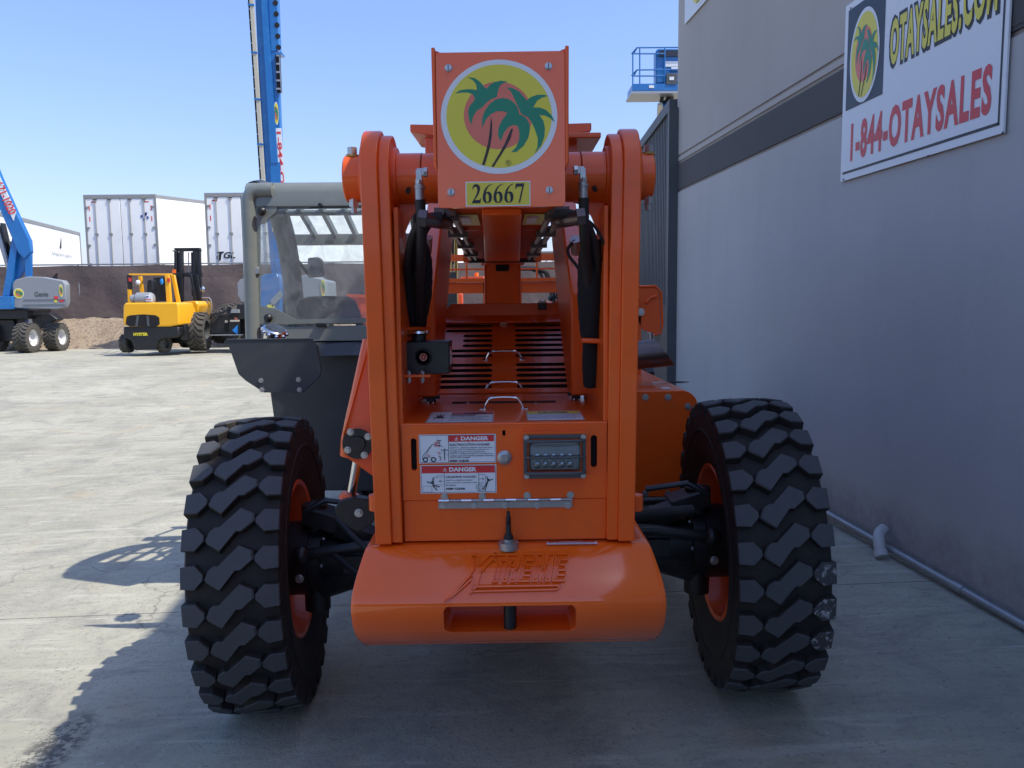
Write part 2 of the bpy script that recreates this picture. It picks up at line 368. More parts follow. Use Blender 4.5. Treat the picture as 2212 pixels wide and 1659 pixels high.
    def beam(s, a, b, w, h, up=(0, 0, 1)):                  # rectangular bar a->b, w sideways, h along up
        a = Vector(a); b = Vector(b); t = (b - a).normalized()
        if abs(t.dot(Vector(up).normalized())) > .98: up = (0, 1, 0)
        r = t.cross(Vector(up)).normalized(); u = r.cross(t)
        v = []
        for p in (a, b):
            for i, j in ((-1, -1), (1, -1), (1, 1), (-1, 1)): v.append(p + r * i * w / 2 + u * j * h / 2)
        return s.add(v, [(0, 1, 2, 3), (7, 6, 5, 4), (0, 4, 5, 1), (1, 5, 6, 2), (2, 6, 7, 3), (3, 7, 4, 0)])
    def bolt(s, p, n, r=.009, h=.008):                      # hex head on a washer
        p = Vector(p); n = Vector(n).normalized()
        s.cyl(p, p + n * .002, r * 1.45, 14); return s.cyl(p + n * .002, p + n * h, r, 6)
    def build(s, name, parent=None, bevel=0, seg=2, angle=32, label=None, recalc=True, smooth=True):
        if s.cuts:                                          # separate pieces become objects of their own
            cs = [(0, 0)] + [c for c in s.cuts if 0 < c[1] < len(s.f)] + [(len(s.v), len(s.f))]; out = None
            for (v0, f0), (v1, f1) in zip(cs, cs[1:]):
                q = MB.__new__(MB); q.v = s.v[v0:v1]; q.f = [tuple(i - v0 for i in f) for f in s.f[f0:f1]]; q.fm = s.fm[f0:f1]; q.mats = s.mats; q.cuts = []
                out = q.build(name, parent, bevel, seg, angle, label, recalc, smooth)
            return out
        off = ORI[parent.name] if parent else Vector((0, 0, 0))
        me = bpy.data.meshes.new(name); me.from_pydata([v - off for v in s.v], [], s.f)
        for mm in s.mats: me.materials.append(mm)
        me.polygons.foreach_set('material_index', s.fm)
        if recalc:
            bm = bmesh.new(); bm.from_mesh(me); bmesh.ops.recalc_face_normals(bm, faces=bm.faces); bm.to_mesh(me); bm.free()
        if smooth:
            me.polygons.foreach_set('use_smooth', [True] * len(me.polygons)); me.set_sharp_from_angle(angle=radians(angle))
        o = bpy.data.objects.new(name, me); scene.collection.objects.link(o)
        if parent: o.parent = parent
        ORI[o.name] = off
        if bevel:
            b = o.modifiers.new('b', 'BEVEL'); b.width = bevel; b.segments = seg; b.limit_method = 'ANGLE'; b.angle_limit = radians(35); b.harden_normals = False
        if label: o['label'] = label
        return o

def arc(cx, cy, r, a0, a1, n): return [(cx + r * cos(radians(a0 + (a1 - a0) * i / n)), cy + r * sin(radians(a0 + (a1 - a0) * i / n))) for i in range(n + 1)]
def rrect(x0, y0, x1, y1, r, n=5): return arc(x1 - r, y0 + r, r, -90, 0, n) + arc(x1 - r, y1 - r, r, 0, 90, n) + arc(x0 + r, y1 - r, r, 90, 180, n) + arc(x0 + r, y0 + r, r, 180, 270, n)
def spline(pts, k=5, closed=False):                         # Catmull-Rom through points (any dim)
    pts = [Vector(p) for p in pts]; out = []; n = len(pts)
    for i in range(n if closed else n - 1):
        g = (lambda j: pts[j % n]) if closed else (lambda j: pts[max(0, min(n - 1, j))])
        p0, p1, p2, p3 = g(i - 1), g(i), g(i + 1), g(i + 2)
        for q in range(k):
            t = q / k; out.append(.5 * ((2 * p1) + (p2 - p0) * t + (2 * p0 - 5 * p1 + 4 * p2 - p3) * t * t + (3 * p1 - p0 - 3 * p2 + p3) * t ** 3))
    if not closed: out.append(pts[-1])
    return out

# ------------------------------------------------------------------ palm emblem (traced outline, local units: outer radius 1)
EC = (768, 702); ER = 463.0
def E_(pts): return [((x - EC[0]) / ER, -(y - EC[1]) / ER) for x, y in pts]
LEAF = [E_(q) for q in (
 [(520,377),(580,385),(625,420),(655,460),(676,472),(695,443),(735,420),(785,409),(840,418),(800,432),(775,455),(760,495),(752,540),(700,560),(665,590),(630,625),(590,650),(562,695),(548,760),(530,720),(522,660),(535,610),(572,570),(578,545),(560,515),(520,500),(470,500),(420,508),(460,482),(510,474),(560,475),(597,485),(590,440),(565,402)],
 [(634,790),(632,720),(650,660),(690,600),(740,560),(800,547),(850,560),(890,590),(915,625),(930,682),(975,702),(1005,750),(1012,800),(1000,870),(960,940),(905,985),(858,992),(900,950),(925,890),(928,830),(915,775),(880,768),(840,785),(805,830),(778,900),(758,850),(762,790),(790,730),(835,670),(800,655),(750,655),(700,680),(660,725)],
 [(828,463),(880,472),(930,500),(970,545),(988,572),(1020,545),(1070,528),(1120,527),(1160,537),(1110,550),(1070,575),(1040,628),(1090,630),(1140,650),(1185,695),(1210,752),(1170,715),(1130,695),(1088,690),(1120,740),(1131,800),(1125,870),(1100,940),(1045,1010),(1070,950),(1074,880),(1052,810),(1025,745),(990,702),(942,678),(928,640),(905,590),(880,530),(858,490)])]
TRUNK = [E_(q) for q in ([(705,698),(713,760),(709,850),(692,950),(662,1050),(648,1092),(626,1090),(655,1000),(680,900),(694,800),(699,745)],
 [(878,798),(860,870),(820,950),(762,1040),(720,1108),(702,1106),(760,1010),(805,930),(840,850),(862,800)])]
def emblem(mb, cx, cy, r, fr, lift=.001, ry=None, reg=True, step=.0006):
    k = (ry or r) / r; g = F2(fr(cx, cy), fr.u, fr.v)
    T = lambda pts: [(x * r, y * r * k) for x, y in pts]
    mb.m('white').disc(0, 0, r, g, lift, 64, r * k)
    mb.m('yellow').disc(0, .01 * r, r * .905, g, lift + step, 64, r * k * .905)
    mb.m('salmon').disc(-.015 * r, .027 * r * k, r * .59, g, lift + 2 * step, 48, r * k * .59)
    mb.m('green')
    for l in LEAF: mb.poly(T(l), g, lift + 3 * step)
    mb.m('brown')
    for l in TRUNK: mb.poly(T(l), g, lift + 4 * step)
    if reg:
        mb.m('ink').ring(.151 * r, -.77 * r, .048 * r, .041 * r, g, lift + 3 * step, 24)
        mb.text('R', .133 * r, -.797 * r, .172 * r, -.743 * r, g, lift + 3 * step)
    return mb
DIG = {'6': ([(1,1),(.72,.95),(.42,.84),(.18,.66),(.04,.45),(0,.3),(.04,.15),(.2,.03),(.48,0),(.75,.03),(.93,.13),(1,.3),(.95,.47),(.8,.57),(.6,.6),(.42,.57),(.35,.52),(.42,.68),(.6,.83),(.82,.93),(1,.965)],
              [(.34,.44),(.42,.5),(.52,.5),(.62,.43),(.67,.28),(.65,.12),(.56,.05),(.46,.05),(.36,.12),(.31,.28)]),
       '2': ([(.05,.72),(.12,.88),(.28,.98),(.48,1),(.72,.96),(.88,.84),(.88,.68),(.76,.5),(.55,.33),(.3,.17),(.78,.17),(.88,.2),(.95,.28),(1,.28),(.9,0),(0,0),(0,.03),(.35,.33),(.52,.5),(.6,.66),(.58,.78),(.46,.87),(.3,.86),(.18,.8),(.1,.7)], None),
       '7': ([(.1,1),(1,1),(1,.97),(.55,0),(.38,0),(.78,.83),(.3,.83),(.18,.8),(.06,.68),(.02,.68)], None)}
def digits(mb, s_, x0, y0, x1, y1, fr, lift):
    n = len(s_); w_ = (x1 - x0) / (n * 1.14 - .14)
    for i, c in enumerate(s_):
        a = x0 + i * w_ * 1.14; o, h = DIG[c]
        T = lambda q: [(a + x * w_, y0 + y * (y1 - y0)) for x, y in q]
        mb.poly(T(o), fr, lift, [T(h)] if h else ())

exec_parts = []
# ================================================================== SETTING
def build_ground():
    xs = [-90, -60, -40, -30, -24, -20, -16, -12, -10, -8, -7, -6.5, -6, -5.5, -5, -4, -3, -2, -1, 0, 1, 2, 3, 3.5, 4, 4.5, 5, 8, 12, 20, 30, 60, 90]
    ys = [-40, -20, -10, -5] + [i * .75 for i in range(-4, 44)] + [36, 42, 50, 70, 120, 300, 600]
    mb = MB('concrete'); v = [(x, y, gz(x, y)) for y in ys for x in xs]; n = len(xs)
    mb.add(v, [(j * n + i, j * n + i + 1, (j + 1) * n + i + 1, (j + 1) * n + i) for j in range(len(ys) - 1) for i in range(n - 1)])
    o = mb.build('ground', recalc=False, angle=80); tag(o, kind='structure')
    # dirt berm below the fence
    mb = MB('dirt'); nx, ny = 150, 14; v = []
    random.seed(3)
    for j in range(ny):
        for i in range(nx):
            x = -34 + 60 * i / (nx - 1); t = j / (ny - 1); y = FY(x) - 1.9 + 2.9 * t
            h = 1.05 * sm(min(1, t * 1.35)); jit = (random.random() - .5) * .10 * (1 if 0 < j < ny - 1 else 0)
            v.append((x, y + (sin(x * 1.7) * .2 + (random.random() - .5) * .25) * (1 - t), gz(x, y) - (.03 if j == 0 else 0) + h + jit + .04 * sin(x * 3.1 + j)))
    mb.add(v, [(j * nx + i, j * nx + i + 1, (j + 1) * nx + i + 1, (j + 1) * nx + i) for j in range(ny - 1) for i in range(nx - 1)])
    tag(mb.build('dirt_bank', recalc=False, angle=60), kind='structure')
def FY(x): return 28.2                                       # fence line

# ---------------- grey building on the right with its stripe
WX0 = 2.98; WS = -0.08
WF = F2((WX0, 0, 0), (-WS, -1, 0), (0, 0, 1))                # u runs towards the viewer, n faces the yard
def wallp(px, py, off=0.0):
    d = ray(px, py); n = WF.n; t = (WF.o + n * off - CAM).dot(n) / d.dot(n); p = CAM + d * t - WF.o
    return p.dot(WF.u), p.dot(WF.v)
def build_building():
    u_end = wallp(1462, 357)[0]                              # far corner
    u_near = 9.0; H = 7.55
    zs1 = wallp(1462, 357)[1]; zs0 = wallp(1462, 412)[1]
    L = Vector((WX0 + 1, -3, 0)); b = thing('warehouse_building', 'tall grey warehouse wall with a dark painted stripe, right of the telehandler', 'building', L)
    def slab(z0, z1, name, m_, proud=0.0, d=7.0):
        mb = MB(m_); p = [WF(u_end, z0, proud), WF(u_near, z0, proud), WF(u_near, z0, -d), WF(u_end, z0, -d)]
        mb.ext(p, (0, 0, z1 - z0)); return mb.build(name, b)
    slab(-.4, zs0 - .03, 'wall', 'wall_low'); slab(zs0 - .03, zs0, 'groove', 'reveal', -.015)
    slab(zs0, zs1, 'stripe', 'stripe'); slab(zs1, zs1 + .035, 'groove', 'reveal', -.012)
    slab(zs1 + .035, zs1 + .085, 'trim_band', 'wall_up', .0); slab(zs1 + .085, zs1 + .11, 'groove', 'reveal', -.012)
    slab(zs1 + .11, H, 'wall', 'wall_up')
    slab(H, H + .05, 'coping', 'stripe', .02)
    # dark upper stripe glimpsed at the right frame edge (behind the sign)
    ua, za = wallp(2185, 60); mb = MB('stripe'); mb.rect(ua, za, ua + 2.2, za + .8, WF, .004); mb.build('painted_band', b)
    rb = thing('far_building', 'unseen dark building added behind the camera for its reflection in the orange paint', 'building', (-5, -30, 0))
    mb = MB('stripe'); mb.box((-45, -38, -.5), (30, -30, 6.0)); mb.build('wall', rb); mb = MB('corr'); mb.box((-45.2, -38.2, 6.0), (30.2, -29.8, 6.3)); mb.build('roof_edge', rb)  # added out of view, sized to give the orange paint a dark reflection edge
    # corrugated charcoal screen wall beyond the corner
    c0 = WF(u_end, 0, .02); q0 = P(1460, 237, c0.y + .05)
    L2 = Vector((c0.x, c0.y + 3, 0)); cw = thing('corrugated_wall', 'charcoal corrugated metal wall beyond the corner of the grey building', 'wall', L2)
    d = Vector((.028, 1, 0)).normalized(); n = Vector((-d.y, d.x, 0)); o = Vector((q0.x + .0, c0.y + .06, 0))
    zt = q0.z; zb = P(1450, 657, o.y).z; mb = MB('corr'); k = 60; ln = 7.5; pr = []
    for i in range(k):
        a = ln * i / k; st = ln / k
        pr += [(a, 0), (a + st * .35, 0), (a + st * .5, .05), (a + st * .85, .05)]
    pr.append((ln, 0)); pts = [o + d * a + n * h for a, h in pr]
    vs_ = [Vector((p.x, p.y, zb)) for p in pts] + [Vector((p.x, p.y, zt)) for p in pts]; kk = len(pts)
    mb.add(vs_, [(i, i + 1, i + 1 + kk, i + kk) for i in range(kk - 1)]); mb.build('panel', cw, recalc=False, smooth=False)
    mb = MB('corr'); mb.ext([o + n * .08, o + d * ln + n * .08, o + d * ln - n * .3, o - n * .3], (0, 0, .13)); 
    for i in range(len(mb.v)): mb.v[i].z += zt
    mb.build('cap_flashing', cw)
    mb = MB('corr'); mb.ext([o + n * .0, o + d * ln, o + d * ln - n * .25, o - n * .25], (0, 0, zb + .3)); 
    for v in mb.v: v.z -= .3
    mb.build('base_wall', cw)
    mb = MB('corr'); mb.ext([o + n * .1 - d * .12, o + n * .1, o - n * .1, o - n * .1 - d * .12], (0, 0, zt)); mb.build('corner_post', cw)
    mb = MB('steel'); e = o + d * 1.1 + n * .06
    mb.box((e.x - .05, e.y, 1.55), (e.x, e.y + .35, 1.75)); mb.box((e.x - .045, e.y + .02, 1.30), (e.x, e.y + .3, 1.56)); mb.cyl((e.x - .02, e.y + .15, .3), (e.x - .02, e.y + .15, 1.32), .02)
    tag(mb.build('meter_box'), 'small grey meter boxes on the base of the corrugated wall', 'meter box')

def build_signs():
    # large sign
    u0, z0 = wallp(1822, 393); u1, zr = wallp(2176, 291); ut, zt_ = wallp(1838, 12)
    W_ = u1 - u0; zt = zt_ ; 
    fr = F2(WF(u0, z0, .012), WF.u, WF.v); H_ = zt - z0
    def sxy(px, py): u, z = wallp(px, py, .012); return u - u0, z - z0
    b = thing('wall_sign', 'large white sign with palm emblem and red telephone lettering on the grey wall', 'sign', WF(u0 + W_ / 2, z0, 0))
    mb = MB('white'); mb.ext([fr(0, 0, 0), fr(W_, 0, 0), fr(W_, H_, 0), fr(0, H_, 0)], fr.n * .012)
    g = F2(fr(0, 0, .012), fr.u, fr.v)
    mb.m('ink').rect(.03, .045, W_ - .03, .062, g); mb.rect(W_ - .045, .045, W_ - .03, H_ - .05, g)
    mb.build('board', b)
    x1_, yb = sxy(1910, 210); xa = .045
    mb = MB('navy'); mb.rect(xa, yb + .02, x1_, H_ - .045, g); mb.build('logo_panel', b)
    (exl, _), (exr, _) = sxy(1841, 120), sxy(1904, 110); ey0 = sxy(1868, 220)[1]; ey1 = sxy(1878, 14)[1]
    mb = MB('white'); emblem(mb, (exl + exr) / 2, (ey0 + ey1) / 2, (exr - exl) / 2, g, .003, ry=(ey1 - ey0) / 2, reg=False, step=.001); mb.build('palm_emblem', b)
    # yellow outlined web address
    ax, ay = sxy(1926, 145); bx, _ = sxy(2160, 40); top = sxy(1930, 44)[1]
    lx0, ly0, lx1, ly1 = ax, ay, bx, ay + (top - ay)
    mb = MB('ink'); mb.text('OTAYSALES.COM', lx0 - .016, ly0 - .025, lx1 + .016, ly1 + .025, g, .002, .085, sp=1.12)
    mb.m('yellow').text('OTAYSALES.COM', lx0 + .004, ly0, lx1 - .004, ly1, g, .004, .035, sp=1.14)
    # slab serifs
    mb.build('web_address_lettering', b)
    ax, ay = sxy(1840, 350); bx, by = sxy(2145, 245); top = sxy(1843, 267)[1]
    mb = MB('red'); mb.text('1-844-OTAYSALES', ax, ay, bx, top, g, .002, .038, sp=1.14); mb.build('phone_lettering', b)
    mb = MB('ink')
    for (px, py) in ((1826, 388), (2172, 287), (2010, 337), (1842, 18)):
        mb.cut(); x, y = sxy(px, py); mb.disc(x, y, .008, g, .004, 12)
    mb.build('screw', b)
    # second sign, only its corner in view
    u0, z0 = wallp(1483, 53); u1, _ = wallp(1530, 0); b = thing('wall_sign', 'small white sign high at the far corner of the grey wall', 'sign', WF(u0 + .6, z0, 0))
    fr = F2(WF(u0, z0, .012), WF.u, WF.v); mb = MB('white'); mb.ext([fr(0, 0, 0), fr(1.9, 0, 0), fr(1.9, 1.2, 0), fr(0, 1.2, 0)], fr.n * .012); mb.build('board', b)
    g = F2(fr(0, 0, .012), fr.u, fr.v); mb = MB('yellow'); x, y = wallp(1508, -12, .012); emblem(mb, x - u0 + .1, y - z0 + .12, .32, g, .003, ry=.26, reg=False, step=.001); mb.build('palm_emblem', b)
    # conduit along the wall base + pvc elbow
    pts = []
    for px, py in ((1700, 1058), (1800, 1115), (1900, 1172), (2060, 1263), (2211, 1350), (2500, 1515)):
        u, z = wallp(px, py, .05); pts.append(WF(u, z, .05))
    mb = MB('conduit'); mb.tube(pts, .022, 12); c = pts[3]; d = (pts[4] - pts[3]).normalized(); mb.tube([c + d * .0, c + d * .09], .028, 12)
    tag(mb.build('conduit_pipe'), 'long grey metal conduit pipe lying along the foot of the grey wall', 'pipe')
    u, z = wallp(1905, 1165, .07); c = WF(u, z, .07)
    mb = MB('pvc'); pp = [c + Vector((-.045, -.09, -.075)), c + Vector((-.045, -.06, -.02)), c + Vector((-.02, .0, .035)), c + Vector((.03, .04, .06))]
    mb.tube(spline(pp, 5), .036, 16, False); mb.tube([pp[0] - Vector((0, .012, .012)), pp[0] + Vector((0, .015, .02))], .043, 16)
    mb.m('dark').ball(pp[3] - Vector((.012, .012, 0)), .03); tag(mb.build('pipe_elbow'), 'white plastic pipe elbow resting over the conduit at the wall foot', 'pipe elbow')

# ================================================================== WHEELS
def tyre_parts(parent, cx, cy, cz, R, W, rimr, yaw=0, N=30, side=1, rimmat='orange', lug='rubber_top', carc='rubber', scuff=(), tilt=0, detail=True, hub='black'):
    """tyre + rim as children; axle along X. side: +1 if the outer face is +X"""
    lh = R * .055; hw = W / 2; Rb = R - lh
    loc = Matrix.Translation((cx, cy, cz)) @ Matrix.Rotation(yaw, 4, 'Z') @ Matrix.Rotation(tilt, 4, 'Y')
    prof = [(-hw * .78, rimr), (-hw * .95, rimr + (R - rimr) * .25), (-hw * .995, rimr + (R - rimr) * .55), (-hw * .99, R * .9), (-hw * .94, Rb * .975), (-hw * .6, Rb * .996), (0, Rb), (hw * .6, Rb * .996), (hw * .94, Rb * .975), (hw * .99, R * .9), (hw * .995, rimr + (R - rimr) * .55), (hw * .95, rimr + (R - rimr) * .25), (hw * .78, rimr)]
    mb = MB(carc); mb.lathe(prof, (0, 0, 0), (1, 0, 0), 72)
    # raised bands on the sidewall
    for sgn in (-1, 1):
        mb.lathe([(sgn * hw * .99, R * .80), (sgn * hw * 1.015, R * .795), (sgn * hw * 1.015, R * .78), (sgn * hw * .99, R * .775)], (0, 0, 0), (1, 0, 0), 60)
    def pt(u, v, h):                                         # u across, v arc length, h height above carcass
        a = v / R; r = Rb + h - .022 * R * (abs(u) / hw) ** 2.5
        return Vector((u, -r * cos(a), r * sin(a)))
    def block(poly, h, ph, m_=lug, skirt=0):
        n = len(poly); cxp = sum(p[0] for p in poly) / n; cyp = sum(p[1] for p in poly) / n
        base = [pt(cxp + (u - cxp) * 1.10, cyp + (v - cyp) * 1.10 + ph, -.012) for u, v in poly]
        if skirt:
            for i, (u, v) in enumerate(poly):
                if abs(u) > hw * .97: p = pt(u * 1.02, v + ph, 0); l = sqrt(p.y ** 2 + p.z ** 2); k = (R * .885) / l; base[i] = Vector((u * 1.0, p.y * k, p.z * k))
        mid = [pt(u, v + ph, h - .006) for u, v in poly]
        top = [pt(cxp + (u - cxp) * .93, cyp + (v - cyp) * .95 + ph, h) for u, v in poly]
        c = pt(cxp, cyp + ph, h)
        mb.m(carc).add(base + mid, [(i, (i + 1) % n, n + (i + 1) % n, n + i) for i in range(n)])
        mb.m(m_).add(mid + top + [c], [(i, (i + 1) % n, n + (i + 1) % n, n + i) for i in range(n)] + [(n + i, n + (i + 1) % n, 2 * n) for i in range(n)])
    per = 2 * pi * R / N; s = W / .36
    zb = [(-.089, -.035), (-.075, -.002), (-.056, .012), (-.039, .012), (.037, .084), (.087, .060), (.090, .030), (.044, -.008), (.024, -.008), (-.035, -.080), (-.083, -.047)]
    zb = [(u * s * 1.0, v * per / .146 * 1.02) for u, v in zb]
    sb = [(hw, -.042), (hw, .042), (hw - .055, .046), (hw - .088, .010), (hw - .088, -.010), (hw - .055, -.046)]
    sb = [(hw - (hw - u) * s, v * per / .146) for u, v in sb]
    sl_ = [(-u, v) for u, v in sb][::-1]
    for i in range(N):
        v0 = i * per
        block(zb, lh, v0 + .19 * per)
        block(sl_, lh, v0, lug, 1)
        block(sb, lh, v0 + .42 * per, 'scuff' if i in scuff else lug, 1)
    for i in range(len(mb.v)): mb.v[i] = loc @ mb.v[i]
    o = mb.build('tyre', parent, recalc=False, angle=24)
    # rim: deep barrel
    mb = MB(rimmat); s_ = side
    mb.lathe([(-hw * .80, rimr + .012), (-hw * .84, rimr + .004), (-hw * .80, rimr - .012), (-hw * .5, rimr - .03), (-hw * .1, rimr - .045), (hw * .2, rimr - .045), (hw * .5, rimr - .03), (hw * .80, rimr - .012), (hw * .84, rimr + .004), (hw * .80, rimr + .012)], (0, 0, 0), (1, 0, 0), 56)
    for i in range(len(mb.v)): mb.v[i] = loc @ mb.v[i]
    mb.build('rim', parent, recalc=True, angle=40)
def wheel(root, cx, cy, cz, R, W, rimr, side=1, rimmat='orange', tilt=0, yaw=0, **kw):
    loc = Matrix.Translation((cx, cy, cz)) @ Matrix.Rotation(yaw, 4, 'Z') @ Matrix.Rotation(tilt, 4, 'Y'); hw = W / 2; s_ = side; k = .25 * s_ * hw
    mb = MB(rimmat)
    mb.lathe([(k, rimr - .04), (k, rimr * .55), (k + .05 * s_, rimr * .42), (k + .05 * s_, .001), (k + .038 * s_, .001), (k + .038 * s_, rimr * .42), (k - .012 * s_, rimr * .55), (k - .012 * s_, rimr - .04)], (0, 0, 0), (1, 0, 0), 40)
    for i in range(10):
        a = 2 * pi * i / 10; p = Vector((k, cos(a) * rimr * .55, sin(a) * rimr * .55)); mb.m('zinc').cyl(p, p + Vector((.02 * s_, 0, 0)), .012, 6)
    for i in range(len(mb.v)): mb.v[i] = loc @ mb.v[i]
    h = mb.build('wheel', root, recalc=True, angle=40)
    tyre_parts(h, cx, cy, cz, R, W, rimr, side=side, rimmat=rimmat, tilt=tilt, yaw=yaw, **kw); return h
# ================================================================== TELEHANDLER
def build_telehandler():
    T = thing('telehandler', 'orange telehandler seen from behind with palm emblem plate, open frame posts and grey cab', 'telehandler', (0, 4.0, 0))
    Rr, Yr = .65, 3.50
    axt = -0.028                                              # axle follows the cross fall of the yard
    def wl(cx, cy, **k):
        wheel(T, cx, cy, gz(cx, cy) + Rr - .004, Rr, .366, .345, N=28, tilt=axt, **k)
    wl(-1.083, Yr, side=-1, yaw=radians(4.3)); wl(1.094, Yr, side=1, scuff=(26, 27, 0), yaw=radians(-2.4))
    wl(-1.035, 6.75, side=-1); wl(1.06, 6.75, side=1)
    # ---- axles
    for Ya, nm in ((Yr, 'rear'), (6.75, 'front')):
        mb = MB('black'); zc = Rr - .0
        mb.tube([(-.90, Ya, zc - .025), (-.62, Ya, zc - .015), (-.45, Ya, zc), (-.30, Ya, zc), (.30, Ya, zc), (.45, Ya, zc), (.62, Ya, zc + .02), (.90, Ya, zc + .03)], [.105, .115, .13, .14, .14, .13, .115, .105], 20)
        mb.ball((0, Ya, zc), (.22, .2, .2), 20)
        for s in (-1, 1):
            x = s * .91 + .006; z = zc + s * .028
            mb.cyl((x - s * .03, Ya, z), (x + s * .12, Ya, z), .165, 28)              # hub drum inside the rim
            mb.cyl((x - s * .085, Ya, z), (x - s * .03, Ya, z), .15, 24)
            mb.tube([(x - s * .04, Ya, z + .25), (x - s * .04, Ya, z - .24)], .058, 16)   # king pin
            mb.beam((x - s * .17, Ya - .02, z + .17), (x - s * .01, Ya - .02, z + .22), .16, .07)
            mb.tube([(x - s * .45, Ya - .02, z - .04), (x - s * .22, Ya - .02, z - .05), (x - s * .06, Ya - .01, z - .12)], [.10, .085, .07], 14)
            mb.beam((x - s * .36, Ya - .09, z + .10), (x - s * .16, Ya - .06, z + .16), .10, .07)
            mb.tube([(x - s * .02, Ya - .18, z + .07), (x - s * .28, Ya - .2, z + .11), (x - s * .5, Ya - .2, z + .12)], .024, 12)   # tie rod
            mb.ball((x - s * .02, Ya - .18, z + .07), .042)
            mb.tube([(x - s * .03, Ya - .15, z + .25), (x - s * .12, Ya - .14, z + .30), (x - s * .3, Ya - .12, z + .27)], .013, 8)
            mb.box((x - s * .30, Ya - .135, z - .03), (x - s * .19, Ya - .1, z + .045))
            mb.m('zinc').bolt((x - s * .02, Ya - .225, z - .02), (0, -1, 0), .013, .02); mb.m('black')
            for q in range(6):
                a = q * pi / 3; mb.m('zinc').bolt((x - s * .086, Ya + .12 * cos(a), z + .12 * sin(a)), (-s, 0, 0), .009, .01)
            mb.m('black')
        mb.build('axle', T, bevel=.006)
    # ---- rear counterweight: D-shaped casting with drawbar pocket
    xL, xR = -.495, .512; zt = .962; zb = .640
    prof = [(2.92, zt)] + [(2.66, zt)] + [(2.66 - .035 * sin(radians(a)), zt - .035 + .035 * cos(radians(a))) for a in (15, 30, 45)]
    bul = [(2.60, .935), (2.535, .915), (2.47, .888), (2.42, .850), (2.398, .805), (2.40, .76), (2.425, .715), (2.465, .678), (2.50, .660)]
    zb = .618; prof = [(2.92, zt), (2.70, zt), (2.59, zt), (2.566, zt - .003), (2.545, zt - .013), (2.510, zt - .036), (2.455, zt - .078), (2.420, zt - .122), (2.410, zt - .160), (2.418, zt - .200), (2.445, zt - .246), (2.49, zt - .290), (2.545, zt - .328), (2.60, zb), (2.92, zb)]
    prof = [(p.x, p.y) for p in spline([Vector((*p, 0)) for p in prof], 3)]
    def yat(z):                                               # front surface Y at height z
        b = None
        for (y0, z0), (y1, z1) in zip(prof, prof[1:]):
            if y0 < 2.75 and y1 < 2.75 and (z0 - z) * (z1 - z) <= 0 and abs(z0 - z1) > 1e-6: b = y0 + (y1 - y0) * (z - z0) / (z1 - z0)
        return b or 2.7
    px0, px1 = -.200, .222; pz0, pz1 = .712, .812
    mb = MB('gloss')
    n = len(prof); xs = [xL, xL + .02, px0, px1, xR - .02, xR]
    # build as grid so that the pocket is a true opening
    prof2 = []
    for i, p in enumerate(prof):
        prof2.append(p)
        if i < n - 1:
            q = prof[i + 1]
            cuts = [z for z in (pz0, pz1) if (p[1] - z) * (q[1] - z) < 0 and p[0] < 2.75]
            for z in sorted(cuts, reverse=p[1] > q[1]): t = (z - p[1]) / (q[1] - p[1]); prof2.append((p[0] + t * (q[0] - p[0]), z))
    cy_, cz_ = 2.66, .81
    def sect(x):
        k = .955 if x in (xL, xR) else 1
        return [(x, cy_ + (y - cy_) * (k if y < 2.9 else 1), cz_ + (z - cz_) * k) for y, z in prof2]
    vs_ = [v for x in xs for v in sect(x)]; N = len(prof2); fs = []
    for i in range(len(xs) - 1):
        for j in range(N - 1):
            zc = (prof2[j][1] + prof2[j + 1][1]) / 2
            if xs[i] == px0 and pz0 < zc < pz1 and prof2[j][0] < 2.75: continue
            fs.append((i * N + j, i * N + j + 1, (i + 1) * N + j + 1, (i + 1) * N + j))
        fs.append((i * N + N - 1, i * N, (i + 1) * N, (i + 1) * N + N - 1))
    fs.append(tuple(range(N))); fs.append(tuple(range(5 * N, 6 * N))[::-1])
    for i, v in enumerate(vs_):                              # ends narrow slightly towards the top
        if abs(v[0]) > .4: vs_[i] = (v[0] * (1 - .055 * max(0, (v[2] - .82) / .142) ** 1.5), v[1], v[2])
    mb.add(vs_, fs)
    pk = [p for p in prof2 if pz0 - 1e-6 <= p[1] <= pz1 + 1e-6 and p[0] < 2.75]; yb = 2.62
    for x in (px0, px1): mb.add([(x, y, z) for y, z in pk] + [(x, yb, pz0), (x, yb, pz1)], [tuple(range(len(pk) + 2))])
    ytop = min(pk, key=lambda p: abs(p[1] - pz1))[0]; ybot = min(pk, key=lambda p: abs(p[1] - pz0))[0]
    mb.add([(px0, ytop, pz1), (px1, ytop, pz1), (px1, yb, pz1), (px0, yb, pz1)], [(0, 1, 2, 3)])
    mb.add([(px0, ybot, pz0), (px1, ybot, pz0), (px1, yb, pz0), (px0, yb, pz0)], [(0, 1, 2, 3)])
    mb.add([(px0, yb, pz0), (px1, yb, pz0), (px1, yb, pz1), (px0, yb, pz1)], [(0, 1, 2, 3)])
    rc = .022
    for cx2, cz2, a0 in ((px1 - rc, pz1 - rc, 0), (px0 + rc, pz1 - rc, 90), (px0 + rc, pz0 + rc, 180), (px1 - rc, pz0 + rc, 270)):   # rounded pocket corners
        ar = arc(cx2, cz2, rc, a0, a0 + 90, 6); kx = px1 if a0 in (0, 270) else px0; kz = pz1 if a0 in (0, 90) else pz0
        f_ = [(x, yat(z) - .0004, z) for x, z in ar]; b_ = [(x, yb, z) for x, z in ar]; n2 = len(ar)
        mb.add(f_ + b_ + [(kx, yat(kz) - .0004, kz)], [(i, i + 1, n2 + i + 1, n2 + i) for i in range(n2 - 1)] + [(i, i + 1, 2 * n2) for i in range(n2 - 1)])
    cw = mb.build('counterweight', T, bevel=.009, seg=3, angle=38)
